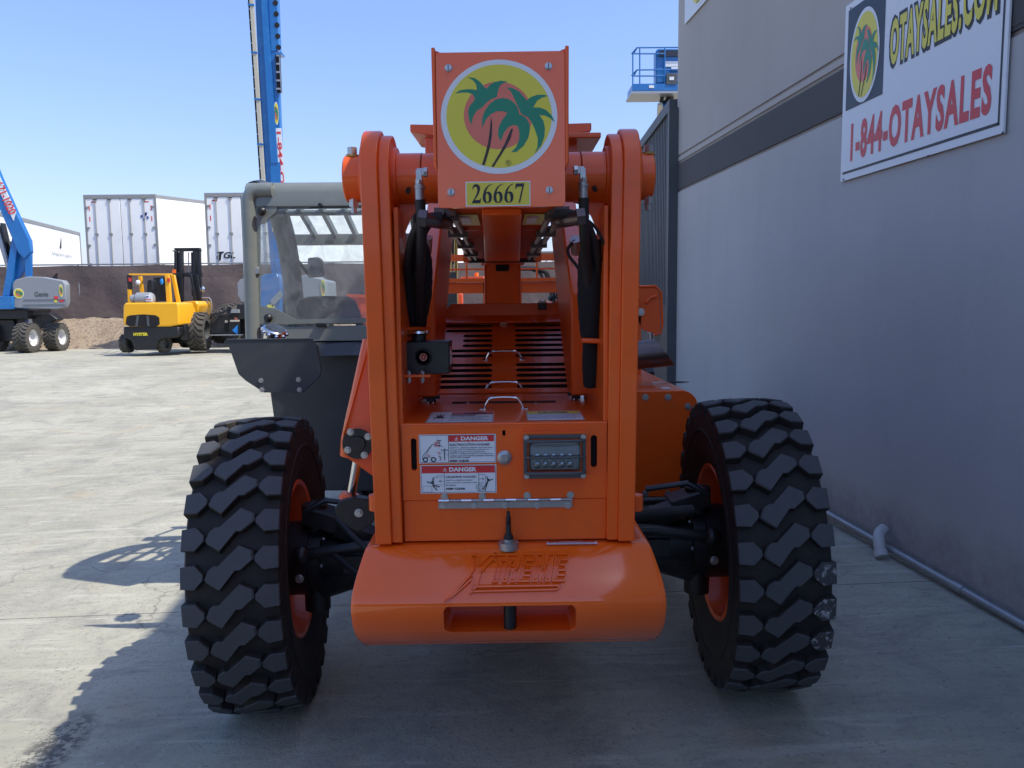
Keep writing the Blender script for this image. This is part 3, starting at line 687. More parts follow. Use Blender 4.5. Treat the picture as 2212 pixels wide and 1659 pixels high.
    # drawbar pin
    mb = MB('black'); mb.tube([(.012, 2.48, .70), (.012, 2.48, .815)], .021, 20); mb.build('drawbar_pin', T)
    tp = Vector((.010, 2.563, zt - .002))
    mb = MB('steel'); mb.cyl(tp - Vector((0, 0, .01)), tp + Vector((0, 0, .014)), .034, 28); mb.cyl(tp + Vector((0, 0, .014)), tp + Vector((0, 0, .024)), .018, 20)
    mb.m('black_matte').tube([tp + Vector((0, 0, .02)), tp + Vector((0, 0, .034)), tp + Vector((0, 0, .045)), tp + Vector((0, 0, .10))], [.017, .015, .009, .0085], 16)
    mb.tube([tp + Vector((0, 0, .09)) + Vector((0, .013 * cos(a) , .018 * sin(a) + .006)) for a in [i * 2 * pi / 14 for i in range(15)]], .006, 10)
    mb.build('lifting_eye', T)
    # raised lettering wrapped on the curved face
    def engrave(mbb):
        me = bpy.data.meshes.new('t'); me.from_pydata(mbb.v, [], mbb.f); bm = bmesh.new(); bm.from_mesh(me)
        for i in range(32):
            z = zt - .004 - i * .0042
            bmesh.ops.bisect_plane(bm, geom=bm.verts[:] + bm.edges[:] + bm.faces[:], plane_co=(0, 0, z), plane_no=(0, 0, 1))
        for v in bm.verts: v.co.y += yat(v.co.z) - LY
        v2 = [v.co.copy() for v in bm.verts]; bm.verts.index_update(); f2 = [tuple(v.index for v in f.verts) for f in bm.faces]; bm.free()
        bpy.data.meshes.remove(me); mbb.v = v2; mbb.f = f2; mbb.fm = [0] * len(f2); return mbb
    LY = 0.0
    fr = F2((0, 0, 0), (1, 0, 0), (0, 0, 1))
    mb = MB('gloss')
    # outline bands of the italic letters: strokes 4 mm wide, standing proud
    zT, zB = .943, .882; x0 = -.085; sh = .32; hgt = zT - zB
    def st(pts, w_=.0040, h=.012):
        P3 = [(x0 + x + sh * y * 1.0, zB + y) for x, y in pts]
        for (a, b), (c, d) in zip(P3, P3[1:]):
            dv = Vector((c - a, d - b)); L = dv.length; dv.normalize(); nx, nz = -dv.y * w_ / 2, dv.x * w_ / 2
            kx, kz = dv.x * w_ * .3, dv.y * w_ * .3
            q = [(a - kx - nx, b - kz - nz), (c + kx - nx, d + kz - nz), (c + kx + nx, d + kz + nz), (a - kx + nx, b - kz + nz)]
            qs = [((a - kx + (x - (a - kx)) * .5), 0, z) for x, z in q]
            mb.add([(x, .002, z) for x, z in q] + [(x * .5 + ((a + c) / 2) * 0 + x * .5, -h, z) for x, z in q], [(4, 5, 6, 7), (0, 1, 5, 4), (1, 2, 6, 5), (2, 3, 7, 6), (3, 0, 4, 7)])
    H_ = hgt; w1 = .040; g_ = .0085
    def outl(poly): st(poly + [poly[0]])
    t_ = .013
    x = 0
    # X with long sweeping tail
    outl([(-.048, H_), (-.030, H_), (-.014, H_ * .62), (.012, H_), (.034, H_), (-.004, H_ * .38), (-.005, -.012), (-.020, -.030), (-.026, H_ * .14), (-.080, -.040), (-.094, -.052), (-.034, H_ * .30), (-.028, H_ * .55)])
    def T_(x): outl([(x, H_), (x + w1, H_), (x + w1, H_ - t_), (x + w1 * .66, H_ - t_), (x + w1 * .66, 0), (x + w1 * .3, 0), (x + w1 * .3, H_ - t_), (x, H_ - t_)])
    def R_(x): outl([(x, H_), (x + w1 * .8, H_), (x + w1, H_ * .85), (x + w1, H_ * .55), (x + w1 * .78, H_ * .42), (x + w1, 0), (x + w1 * .66, 0), (x + w1 * .48, H_ * .38), (x + w1 * .33, H_ * .38), (x + w1 * .33, 0), (x, 0)]); outl([(x + w1 * .35, H_ * .78), (x + w1 * .62, H_ * .78), (x + w1 * .64, H_ * .6), (x + w1 * .35, H_ * .6)])
    def E1(x): outl([(x, H_), (x + w1, H_), (x + w1, H_ - t_), (x + w1 * .36, H_ - t_), (x + w1 * .36, H_ * .6), (x + w1 * .9, H_ * .6), (x + w1 * .9, H_ * .4), (x + w1 * .36, H_ * .4), (x + w1 * .36, t_), (x + w1, t_), (x + w1, 0), (x, 0)])
    def M_(x): W2 = w1 * 1.35; outl([(x, H_), (x + W2 * .3, H_), (x + W2 * .5, H_ * .45), (x + W2 * .7, H_), (x + W2, H_), (x + W2, 0), (x + W2 * .75, 0), (x + W2 * .75, H_ * .55), (x + W2 * .55, 0), (x + W2 * .42, 0), (x + W2 * .25, H_ * .55), (x + W2 * .25, 0), (x, 0)])
    x = .030; T_(x); x += w1 + g_ * .4; R_(x); x += w1 + g_; E1(x); x += w1 + g_; M_(x); x += w1 * 1.35 + g_; E1(x)
    outl([(-.012, -.012), (.262, -.012), (.254, -.022), (-.012, -.024)])
    engrave(mb).build('embossed_lettering', cw, recalc=True, smooth=False)
    # small warning label on top of the counterweight
    g = F2((.138, 2.558, zt + .0008), (1, 0, 0), (0, 1, 0)); mb = MB('white'); mb.rect(0, 0, .170, .030, g, .001); mb.m('red').rect(.004, .021, .166, .028, g, .002)
    mb.m('white').text('WARNING', .045, .022, .12, .027, g, .003, .03); mb.m('navyblue')
    for i in range(3): mb.text('Keep clear of counterweight and hitch area', .006, .015 - i * .006, .158, .019 - i * .006, g, .002)
    mb.build('warning_label', T, smooth=False)
    # ---- frame posts (side plates with rounded heads)
    def outline(y0, z0, y1, zc, r, yb):
        a = [(y0, z0), (y0 + .0, zc)]
        a += [(y0 + r - r * cos(radians(t)), zc + r * sin(radians(t))) for t in range(10, 180, 14)]
        a += [(y0 + 2 * r, zc), (yb, z0)]; return a
    for s in (-1, 1):
        o0 = .450 if s < 0 else .447; w1_ = .056
        mb = MB('orange')
        pl = outline(2.56, .97, 0, 2.19, .152, 3.35)
        mb.prism(pl, 'X', s * (o0 - w1_), s * o0)
        pl2 = outline(2.572, .972, 0, 2.185, .142, 3.32); a0 = o0 - w1_; a1 = a0 - (.036 if s < 0 else .038)
        mb.prism(pl2, 'X', s * a1, s * (a0 + .001))
        for v in mb.v: v.x *= 1 - .035 * (2.2 - v.z) / 1.2
        o = mb.build('frame_post', T, bevel=.007, seg=3)
        # side plate running forward behind each post, with arched window
        mb = MB('orange'); xi = s * a1 * .985; zt_ = 2.03
        mb.prism([(2.60, 1.38), (2.60, 2.08), (2.76, 2.08), (2.84, 1.96), (2.88, 1.76), (2.95, 1.62), (3.3, 1.34), (4.2, 1.34), (4.2, 1.0), (2.62, 1.0)], 'X', xi - s * .016, xi)
        mb.build('side_plate', T, bevel=.003)
        # gusset between pin tube and post
        mb = MB('orange'); gx = s * a1
        q = [(gx, 2.11), (gx - s * .12, 2.11)] + [(gx - s * (.12 - .11 * sin(radians(t))), 2.11 - .21 * (1 - cos(radians(t)))) for t in (20, 40, 60, 75, 90)] + [(gx, 1.84)]
        mb.ext([(x, 2.72, z) for x, z in q], (0, .014, 0)); mb.build('gusset_plate', T)
    # ---- pivot pin: tube, boss rings, end collars, bolts
    for s in (-1, 1):
        mb = MB('orange'); yc, zc = 2.715, 2.188; e = .450 if s < 0 else .447; q_ = .074 if s < 0 else .062
        mb.lathe([(.19, .001), (.19, .082), (.262, .082), (.262, .079), (.266, .079), (.266, .083), (.345, .083), (.345, .1), (.36, .1), (.36, .001)], (0, yc, zc), (s, 0, 0), 48)
        mb.lathe([(e - .002, .125), (e + .010, .122), (e + .012, .086), (e + .016, .084), (e + .018, .077), (e + q_ - .004, .077), (e + q_, .072), (e + q_, .001)], (0, yc, zc), (s, 0, 0), 48)
        mb.m('dark').lathe([(.2635, .0835), (.2655, .0835)], (0, yc, zc), (s, 0, 0), 40)
        pp = mb.build('pivot_pin', T, bevel=.003)
        mb = MB('zinc'); bx = s * (e + .046); mb.cyl((bx, yc - .02, zc + 0.070), (bx, yc - .02, zc + 0.100), .017, 6); mb.m('brass').cyl((bx, yc - .02, zc + 0.068), (bx, yc - .02, zc + 0.076), .022, 20); mb.m('zinc').cut(); mb.cyl((bx, yc - .02, zc - 0.095), (bx, yc - .02, zc - 0.068), .016, 6)
        mb.cyl((bx, yc - .02, zc - 0.115), (bx, yc - .02, zc - 0.095), .009, 8); mb.build('bolt', pp)
        mb = MB('black_matte'); mb.tube([(s * .306, yc - .072, zc - .045), (s * .306, yc - .092, zc - .055)], .008, 10); mb.build('grease_fitting', pp)
    # ---- boom
    mb = MB('orange_dull'); bw = .17
    mb.box((-bw, 2.44, 2.06), (bw, 6.3, 2.46)); boom = mb.build('boom', T, bevel=.012, seg=3)
    mb = MB('orange'); mb.box((-.135, 6.1, 2.10), (.135, 6.9, 2.40)); mb.ext([(-.125, 6.7, 2.40), (.125, 6.7, 2.40), (.125, 6.7, 1.72), (-.125, 6.7, 1.72)], (0, .32, 0))
    mb.build('inner_boom', boom, bevel=.008)
    mb = MB('orange')                                         # centre channel below the boom, widening forward
    mb.ext([(-.062, 2.5, 2.062), (.062, 2.5, 2.062), (.125, 5.75, 2.062), (-.125, 5.75, 2.062)], (0, 0, -.02))
    mb.ext([(-.122, 5.76, 2.06), (.122, 5.76, 2.06), (.118, 5.76, 1.25), (-.118, 5.76, 1.25)], (0, .22, 0))
    mb.box((-.133, 5.75, 1.3), (-.122, 6.0, 2.06)); mb.box((.122, 5.75, 1.3), (.133, 6.0, 2.06))
    mb.build('boom_nose_plate', boom, bevel=.004)
    mb = MB('dark'); mb.ext([(x, 5.752, z) for x, z in rrect(-.048, 1.995, .048, 2.052, .012)], (0, .012, 0)); mb.build('slot', boom)
    mb = MB('black'); mb.box((-.20, 5.35, 2.055), (.20, 5.5, 2.085)); mb.box((-.235, 5.32, 2.035), (.235, 5.36, 2.07))
    mb.m('orange'); mb.box((-.26, 5.3, 2.04), (-.215, 5.4, 2.16)); mb.box((.215, 5.3, 2.04), (.26, 5.4, 2.16)); mb.build('hose_bracket', boom)
    for s in (-1, 1):                                         # pairs of steel hydraulic lines below the boom
        mb = MB('exhaust')
        for dx in (-.018, .018):
            mb.tube([(s * .175 + dx, 2.52, 2.055), (s * .192 + dx, 5.3, 2.06)], .0125, 10)
        for y in (2.60, 3.25, 3.9, 4.6): mb.box((s * .18 - .040, y, 2.035), (s * .18 + .040, y + .03, 2.078))
        mb.m('exhaust').tube(spline([(s * .18, 2.62, 2.03), (s * .20, 2.52, 2.025), (s * .25, 2.48, 2.03)], 4), .022, 12)
        mb.cyl((s * .232, 2.485, 2.03), (s * .258, 2.485, 2.033), .029, 6)
        mb.build('hydraulic_line', boom)
    g = F2((-.150, 2.62, 2.058), (1, 0, 0), (0, 1, 0)); gd = F2((-.150, 2.62, 2.058), (1, 0, 0), (0, -1, 0))
    for x0 in (-.155, .075):                                  # yellow labels under the boom
        mb = MB('yellow'); mb.rect(x0, 2.62, x0 + .075, 2.98, F2((0, 0, 2.0585), (1, 0, 0), (0, 1, 0)), -.002)
        mb.m('white').rect(x0 + .012, 2.66, x0 + .045, 2.9, F2((0, 0, 2.0575), (1, 0, 0), (0, 1, 0)), -.003)
        mb.m('red')
        for yy in (2.66, 3.12): mb.poly([(x0 + .002, yy + .03), (x0 + .022, yy + .06), (x0 + .022, yy + .04), (x0 + .055, yy + .04), (x0 + .055, yy + .02), (x0 + .022, yy + .02), (x0 + .022, yy)], F2((0, 0, 2.0565), (1, 0, 0), (0, 1, 0)), -.004)
        mb.build('boom_label', boom, recalc=False, smooth=False)
    # ledges on top of the boom sides
    for s in (-1, 1):
        mb = MB('orange'); mb.ext([(s * .12, 3.05, 2.435), (s * .342, 3.05, 2.440), (s * .342, 3.05, 2.412), (s * .12, 3.05, 2.38)], (0, .4, .02))
        mb.box((s * .20, 3.08, 2.24), (s * .29, 3.4, 2.40)); 
        if s > 0: mb.box((.15, 3.0, 2.375), (.372, 3.3, 2.395))
        mb.build('wear_pad_bracket', boom, bevel=.004)
    # ---- head plate at the boom end
    tl, tr, bl, br = P(938, 112, 2.36), P(1216, 110, 2.36), P(943, 449, 2.36), P(1218, 446, 2.36)
    w_ = .187; z0, z1 = bl.z, tl.z; hp = F2((0.0, 2.36, (z0 + z1) / 2), (1, -.012, .004), (.0, 0.012, 1)); hh = (z1 - z0) / 2
    mb = MB('gloss'); pts = rrect(-w_, -hh, w_, hh, .012); mb.ext([hp(x, y, 0) for x, y in pts], hp.n * -.012)
    plate = mb.build('end_plate', T, bevel=.002)
    mb = MB('orange')
    for s in (-1, 1):
        mb.cut(); mb.ext([hp(s * (w_ - .012), hh + .006, -.012), hp(s * (w_ + .012), hh + .014, -.012), hp(s * (w_ + .012), -hh * .42, -.012), hp(s * (w_ + .004), -hh * .5, -.012), hp(s * (w_ - .012), -hh * .5, -.012)], hp.n * -.3)
        mb.ext([hp(s * (w_ + .001), hh + .014, .004), hp(s * (w_ + .012), hh + .014, .004), hp(s * (w_ + .010), -hh * .42, .004), hp(s * (w_ + .001), -hh * .5, .004)], hp.n * -.1)
    mb.build('end_flange', T, bevel=.003)
    def on(px, py, n_=hp):                                    # pixel -> local plate coordinates
        d = ray(px, py); t = (n_.o - CAM).dot(n_.n) / d.dot(n_.n); q = CAM + d * t - n_.o; return q.dot(n_.u), q.dot(n_.v)
    cx_, cy_e = on(1078, 253); rr = (on(1204, 253)[0] - on(952, 253)[0]) / 2
    mb = MB('white'); emblem(mb, cx_, cy_e, rr, hp, .0008, ry=(on(1078, 130)[1] - on(1078, 377)[1]) / 2, step=.0003); mb.build('palm_emblem', plate, recalc=False, smooth=False)
    a, b_ = on(1007, 446), on(1146, 391); mb = MB('white'); mb.rect(a[0], a[1], b_[0], b_[1], hp, .001); k = .0028
    mb.m('yellow_p').rect(a[0] + k, a[1] + k, b_[0] - k, b_[1] - k, hp, .0016); mb.m('ink'); digits(mb, '26667', a[0] + .018, a[1] + .009, b_[0] - .018, b_[1] - .007, hp, .0022)
    mb.build('number_plate', plate, recalc=False, smooth=False)
    mb = MB('zinc')
    for px, py in ((968, 147), (1184, 144), (975, 415), (1187, 411)):
        mb.cut(); x, y = on(px, py); c = hp(x, y, 0); mb.m('zinc').cyl(c, c + hp.n * .003, .0105, 20); mb.cyl(c + hp.n * .003, c + hp.n * .009, .0085, 20)
        mb.m('dark').rect(x - .0012, y - .008, x + .0012, y + .008, F2(hp(0, 0), (hp.u), hp.v), .0094)
    mb.build('screw', plate)
    # ---- rear hood box
    ybk = 2.592; fr = F2((0, ybk, 0), (1, 0, 0), (0, 0, 1))
    def onf(px, py): q = P(px, py, ybk); return q.x, q.z
    zf0, zf1 = onf(1088, 1078)[1], onf(1088, 914)[1]; xh = .342
    mb = MB('orange'); mb.box((-xh, ybk + .006, .968), (xh, ybk + .03, zf0 - .002)); mb.build('lower_panel', T, bevel=.003)
    mb = MB('orange')
    # front door with slots cut through (left, right, keyhole)
    sl1 = onf(887, 947), onf(901, 1017); sl2 = onf(1276, 940), onf(1290, 1010); kh = onf(1085, 929), onf(1092, 942)
    def hole(h): (a, b), (c, d) = h; x0, x1 = sorted((a, c)); y0, y1 = sorted((b, d)); return rrect(x0, y0, x1, y1, (x1 - x0) * .49, 5)
    holes = [hole(sl1), hole(sl2), hole(kh)]
    mb.poly([(-xh, zf0), (xh, zf0), (xh, zf1), (-xh, zf1)], fr, 0, [h for h in holes])
    mb.poly([(-xh, zf0), (xh, zf0), (xh, zf1), (-xh, zf1)], F2((0, ybk + .004, 0), (1, 0, 0), (0, 0, 1)), 0, [h for h in holes])
    for h in holes:
        for (x, y), (x2, y2) in zip(h, h[1:] + h[:1]): mb.add([fr(x, y, 0), fr(x2, y2, 0), fr(x2, y2, -.02), fr(x, y, -.02)], [(0, 1, 2, 3)])
    mb.add([fr(-xh, zf0, 0), fr(xh, zf0, 0), fr(xh, zf0, -.02), fr(-xh, zf0, -.02)], [(0, 1, 2, 3)])
    door = mb.build('hood_door', T, smooth=False)
    mb = MB('dark'); mb.box((-xh + .004, ybk + .03, 1.02), (xh - .004, ybk + .045, zf1 - .02)); mb.build('hood_interior', T)
    # top deck, from the edge back to the louvred lid
    ydk = 3.42; zdk = PZ(1088, 850, zf1 + .01).z
    mb = MB('orange'); mb.ext([(-xh, ybk - .002, zf1), (xh, ybk - .002, zf1), (xh, ydk, zf1 + .006), (-xh, ydk, zf1 + .006)], (0, 0, -.012))
    mb.tube([(-xh, ybk + .003, zf1 - .003), (xh, ybk + .003, zf1 - .003)], .006, 10)
    deck = mb.build('hood_deck', T)
    D = F2((0, ybk, zf1), (1, 0, 0), (0, ydk - ybk, .006))
    def hit(F, px, py):
        d = ray(px, py); t = (F.o - CAM).dot(F.n) / d.dot(F.n); q = CAM + d * t - F.o; return q.dot(F.u), q.dot(F.v)
    mb = MB('dark'); a, b_ = hit(D, 976, 872), hit(D, 1200, 866); mb.poly(rrect(a[0], a[1] - .006, b_[0], b_[1] + .004, .01), D, .0012); mb.build('deck_slot', deck, smooth=False)
    # sloped louvred lid
    y0, z0 = 3.39, zf1 + .010; y1, z1 = 4.14, 1.668
    Sf = F2((0, y0, z0), (1, 0, 0), (0, y1 - y0, z1 - z0)); SL = Vector((0, y1 - y0, z1 - z0)).length
    lx = .298
    rowsR = [704, 714, 725, 735, 746, 757, 768, 788, 799.5, 811, 823, 835]
    spR = [(1111, 1211), (1111, 1213), (1112, 1215), (1112, 1217), (1112, 1219), (1113, 1221), (1113, 1223), (1114, 1226), (1114, 1228), (1115, 1230), (1115, 1232), (1116, 1234)]
    spL = [(964, 1064), (963, 1064), (1001, 1064), (1000, 1064), (999, 1064), (972, 1064), (970, 1064), (966, 1064), (964, 1064), (950, 1063), (949, 1063), (947, 1063)]
    rows = []
    for y, r_, l_ in zip(rowsR, spR, spL):
        vy = hit(Sf, 1088, y)[1]; rows.append((vy, hit(Sf, r_[0], y)[0], hit(Sf, r_[1], y)[0], hit(Sf, l_[0], y)[0], hit(Sf, l_[1], y)[0]))
    holes = []
    for vy, a, b_, c, d in rows:
        hh_ = .0165
        holes.append(rrect(a, vy - hh_, b_, vy + hh_, hh_ * .95, 3)); holes.append(rrect(c, vy - hh_, d, vy + hh_, hh_ * .95, 3))
    out = [(-lx - .03, 0), (lx + .03, 0), (lx, SL * .22), (lx, SL * .86), (lx + .01, SL), (-lx - .01, SL), (-lx, SL * .86), (-lx, SL * .22)]
    out = [(-lx, 0), (lx, 0), (lx, SL), (-lx, SL)]
    mb = MB('orange'); mb.poly(out, Sf, 0, holes); mb.poly(out, Sf, -.004, holes)
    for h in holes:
        for (x, y), (x2, y2) in zip(h, h[1:] + h[:1]): mb.m('dark').add([Sf(x, y, -.001), Sf(x2, y2, -.001), Sf(x2, y2, -.006), Sf(x, y, -.006)], [(0, 1, 2, 3)])  # slot walls coloured near-black so the recesses read as deep shade
    mb.m('orange')
    for s in (-1, 1): mb.add([Sf(s * lx, 0, 0), Sf(s * lx, SL, 0), Sf(s * lx, SL, -.25), Sf(s * lx, 0, -.05)], [(0, 1, 2, 3)])
    lid = mb.build('louvred_lid', T, smooth=False)
    mb = MB('dark'); mb.add([Sf(-lx + .002, .01, -.03), Sf(lx - .002, .01, -.03), Sf(lx - .002, SL, -.03), Sf(-lx + .002, SL, -.03)], [(0, 1, 2, 3)]); mb.build('lid_interior', lid, smooth=False)  # near-black sheet below the slots in place of interior shade
    for s_ in (-1, 1):
        mb = MB('dark'); mb.prism([(3.0, 1.0), (4.1, 1.0), (4.1, 1.62), (3.5, 1.36), (3.0, 1.35)], 'X', s_ * .302, s_ * .325); mb.build('dark_gap_filler', T)  # dark filler panels added to block the bright gap beside the lid
    # raised back section
    mb = MB('orange'); mb.ext([(x, z) and (x, 4.15, z) for x, z in [(-.33, 1.45), (.33, 1.45), (.33, 1.70), (.322, 1.725), (.285, 1.765), (-.27, 1.765), (-.31, 1.722), (-.33, 1.712)]], (0, .4, 0)); 
    mb.ext([(-.315, 4.09, 1.665), (.315, 4.09, 1.665), (.315, 4.16, 1.705), (-.315, 4.16, 1.705)], (0, 0, .004)); mb.build('hood_top', T, bevel=.004)
    for px, py in ((1004, 686), (1049, 696), (1033, 659)): pass
    # handles
    hv = []
    for px0, px1, py, F, par in ((1046, 1131, 777, Sf, lid), (1044, 1134, 847, D, deck), (1041, 1135, 884, D, deck)):
        a = hit(F, px0 + 5, py); b_ = hit(F, px1 - 5, py); x0_, x1_ = a[0], b_[0]; y = (a[1] + b_[1]) / 2
        pts = [F(x0_, y, .004), F(x0_ + .008, y, .022), F(x0_ + .030, y, .043), F(x1_ - .030, y, .043), F(x1_ - .008, y, .022), F(x1_, y, .004)]
        mb = MB('chrome'); mb.tube(spline(pts, 4), .0062, 10)
        for x in (x0_ - .005, x1_ + .005): mb.ext([F(x - .013, y - .014, 0), F(x + .013, y - .014, 0), F(x + .013, y + .014, 0), F(x - .013, y + .014, 0)], F.n * .004)
        mb.build('handle', par, bevel=.001)
    # latches: centre strap latch and two T latches, one over-centre clip at the top
    a = hit(Sf, 1088, 695)
    mb = MB('black'); mb.ext([Sf(a[0] - .013, a[1] - .03, 0), Sf(a[0] + .013, a[1] - .03, 0), Sf(a[0] + .013, a[1] + .05, 0), Sf(a[0] - .013, a[1] + .05, 0)], Sf.n * .012)
    mb.m('chrome').ext([Sf(a[0] - .018, a[1] - .036, 0), Sf(a[0] + .018, a[1] - .036, 0), Sf(a[0] + .018, a[1] - .028, 0), Sf(a[0] - .018, a[1] - .028, 0)], Sf.n * .016)
    for s in (-1, 1): mb.beam(Sf(a[0] + s * .017, a[1] - .03, .008), Sf(a[0] + s * .015, a[1] + .045, .008), .004, .008)
    mb.build('latch', lid, bevel=.002)
    q = P(1171, 657, 4.14); mb = MB('black'); mb.box((q.x - .022, 4.12, q.z - .03), (q.x + .022, 4.15, q.z + .012)); mb.m('chrome').box((q.x - .018, 4.115, q.z + .005), (q.x + .018, 4.14, q.z + .02)); mb.build('latch', T, bevel=.003)
    for px, py in ((932, 870), (1244, 862)):
        x, y = hit(D, px, py)
        mb = MB('black'); mb.ext([D(x - .016, y - .03, 0), D(x + .016, y - .03, 0), D(x + .016, y + .03, 0), D(x - .016, y + .03, 0)], D.n * .022)
        mb.ext([D(x - .034, y - .012, .016), D(x + .034, y - .012, .016), D(x + .034, y + .004, .016), D(x - .034, y + .004, .016)], D.n * .014)
        mb.m('chrome')
        for s in (-1, 1): mb.ball(D(x + s * .014, y + .03, .02), .005, 8); mb.ball(D(x + s * .010, y - .04, .004), .006, 8)
        mb.build('latch', deck, bevel=.002)
    mb = MB('zinc')
    for px, py in ((953, 850), (1112, 846), (1010, 872), (1158, 872), (1145, 846), (1206, 845)):
        mb.cut(); x, y = hit(D, px, py); mb.bolt(D(x, y, 0), D.n, .0055, .006)
    mb.build('bolt', deck)
    # stickers on the deck
    def sticker(F, pts4, name, kind, par):
        (x0, y0), (x1, y1) = pts4; mb = MB('white'); mb.rect(x0, y0, x1, y1, F, .0016); e = .0025; w_, h_ = x1 - x0, y1 - y0
        L1, L2, L3 = .0022, .0028, .0034
        mb.m('navy').frame(x0 + e, y0 + e, x1 - e, y1 - e, .0012, F, L1)
        X = lambda t: x0 + w_ * t; Y = lambda t: y0 + h_ * t
        if kind == 'warn':
            mb.m('red').rect(X(.34), Y(.72), X(.985), Y(.95), F, L1); mb.m('ink').text('WARNING', X(.52), Y(.745), X(.88), Y(.93), F, L2, .03)
            mb.rect(X(.335), Y(.04), X(.34), Y(.96), F, L2)
            st_ = [(X(.17) + (.10 if i % 2 == 0 else .045) * w_ * cos(i * pi / 8), Y(.42) + (.42 if i % 2 == 0 else .17) * h_ * sin(i * pi / 8)) for i in range(0, 9)]
            mb.poly(st_ + [(X(.17), Y(.36))], F, L2); mb.frame(X(.10), Y(.12), X(.24), Y(.40), .0015, F, L2)
            mb.m('navy').text('EXPLOSION HAZARD', X(.36), Y(.58), X(.72), Y(.69), F, L2, .03)
            for i, t_ in enumerate(('DEATH or SERIOUS INJURY could result from', 'ignition of explosive battery gases.', 'Keep sparks and flames away from battery.')): mb.text(t_, X(.36), Y(.42 - i * .15), X(.93 - .1 * (i == 1)), Y(.52 - i * .15), F, L2, .015)
        elif kind == 'caution':
            mb.m('yellow').rect(X(.015), Y(.68), X(.985), Y(.95), F, L1); mb.m('ink').text('CAUTION', X(.22), Y(.71), X(.76), Y(.92), F, L2, .03)
            mb.m('navyblue')
            for i, t_ in enumerate(('Hot surfaces under this cover. Allow the engine', 'to cool before opening. Close and latch all', 'covers before starting the engine.', 'Check fluid levels daily.')): mb.text(t_, X(.04), Y(.50 - i * .13), X(.95 - .1 * (i % 2)), Y(.60 - i * .13), F, L2, .01)
        elif kind == 'd1':
            mb.m('red').rect(X(.385), Y(.745), X(.975), Y(.965), F, L1); mb.m('white').text('DANGER', X(.545), Y(.785), X(.905), Y(.925), F, L2, .045)
            def tri(cx, cy, r):
                mb.m('white').line([(cx - r, cy - r * .8), (cx, cy + r), (cx + r, cy - r * .8), (cx - r, cy - r * .8)], r * .22, F, L2); mb.line([(cx, cy + r * .4), (cx, cy - r * .2)], r * .25, F, L2); mb.disc(cx, cy - r * .5, r * .13, F, L2, 8)
            tri(X(.49), Y(.845), .006)
            mb.m('navy').rect(X(.38), Y(.03), X(.386), Y(.97), F, L2)
            mb.text('ELECTROCUTION HAZARD', X(.40), Y(.60), X(.92), Y(.68), F, L2, .02)
            for i, t_ in enumerate(('DEATH or SERIOUS INJURY will result from', 'contact with or inadequate clearance to', 'energized power lines or apparatus.', 'DEATH or SERIOUS INJURY will result from', 'contact with this machine should it become', 'electrically charged.')):
                mb.text(t_, X(.40), Y(.50 - i * .068), X((.955, .91, .86, .955, .965, .66)[i]), Y(.555 - i * .068), F, L2, .012)
            mb.text('KEEP CLEAR', X(.40), Y(.045), X(.65), Y(.115), F, L2, .045)
            # pictogram: boom machine, poles, person
            c = lambda x, y: (X(x), Y(y)); lw = .0011
            mb.m('navy').ring(*c(.08, .13), .0088, .0050, F, L2); mb.ring(*c(.185, .13), .0088, .0050, F, L2)
            mb.line([c(.045, .13), c(.045, .26), c(.17, .66), c(.215, .64), c(.30, .60)], lw * 1.5, F, L2); mb.line([c(.07, .22), c(.16, .62)], lw, F, L2); mb.line([c(.08, .2), c(.13, .22), c(.19, .19)], lw, F, L2)
            mb.line([c(.262, .60), c(.262, .80)], lw * 1.6, F, L2); mb.line([c(.235, .79), c(.288, .79)], lw * 2, F, L2); mb.line([c(.33, .12), c(.33, .48)], .0028, F, L2); mb.line([c(.288, .46), c(.37, .46)], lw * 2, F, L2)
            mb.line([c(.24, .96), c(.24, .8), c(.29, .6), c(.37, .42)], lw * .5, F, L2); mb.line([c(.262, .56), c(.31, .38), c(.375, .27)], lw * .5, F, L2)
            mb.m('ink').line([c(.275, .22), c(.27, .10)], lw, F, L2); mb.line([c(.275, .22), c(.285, .10)], lw, F, L2); mb.line([c(.25, .26), c(.275, .21), c(.295, .22)], lw, F, L2); mb.disc(*c(.268, .255), .0018, F, L2, 10)
            mb.m('red')
            for (x, y) in ((.22, .66), (.245, .70), (.12, .24), (.26, .33)):
                for k in range(5): a_ = .3 + k * .6; mb.line([c(x, y), (X(x) + .009 * cos(a_), Y(y) + .009 * sin(a_))], lw * .8, F, L3)
            mb.line([c(.20, .60), c(.27, .60)], lw * 2, F, L3)
        else:
            mb.m('red').rect(X(.02), Y(.715), X(.98), Y(.965), F, L1); mb.m('white').text('DANGER', X(.38), Y(.765), X(.74), Y(.92), F, L2, .045)
            cx, cy, r = X(.325), Y(.835), .006
            mb.line([(cx - r, cy - r * .8), (cx, cy + r), (cx + r, cy - r * .8), (cx - r, cy - r * .8)], r * .22, F, L2); mb.line([(cx, cy + r * .4), (cx, cy - r * .2)], r * .25, F, L2)
            mb.m('navy').rect(X(.315), Y(.03), X(.32), Y(.71), F, L2); mb.rect(X(.765), Y(.03), X(.77), Y(.71), F, L2)
            mb.text('CRUSHING HAZARD', X(.335), Y(.545), X(.735), Y(.615), F, L2, .02)
            for i, t_ in enumerate(('DEATH or SERIOUS INJURY', 'will result from standing in path', 'of vehicle.')): mb.text(t_, X(.335), Y(.43 - i * .085), X((.69, .75, .47)[i]), Y(.48 - i * .085), F, L2, .012)
            mb.text('KEEP CLEAR', X(.335), Y(.125), X(.59), Y(.195), F, L2, .045)
            c = lambda x, y: (X(x), Y(y)); lw = .0011; mb.m('navy')
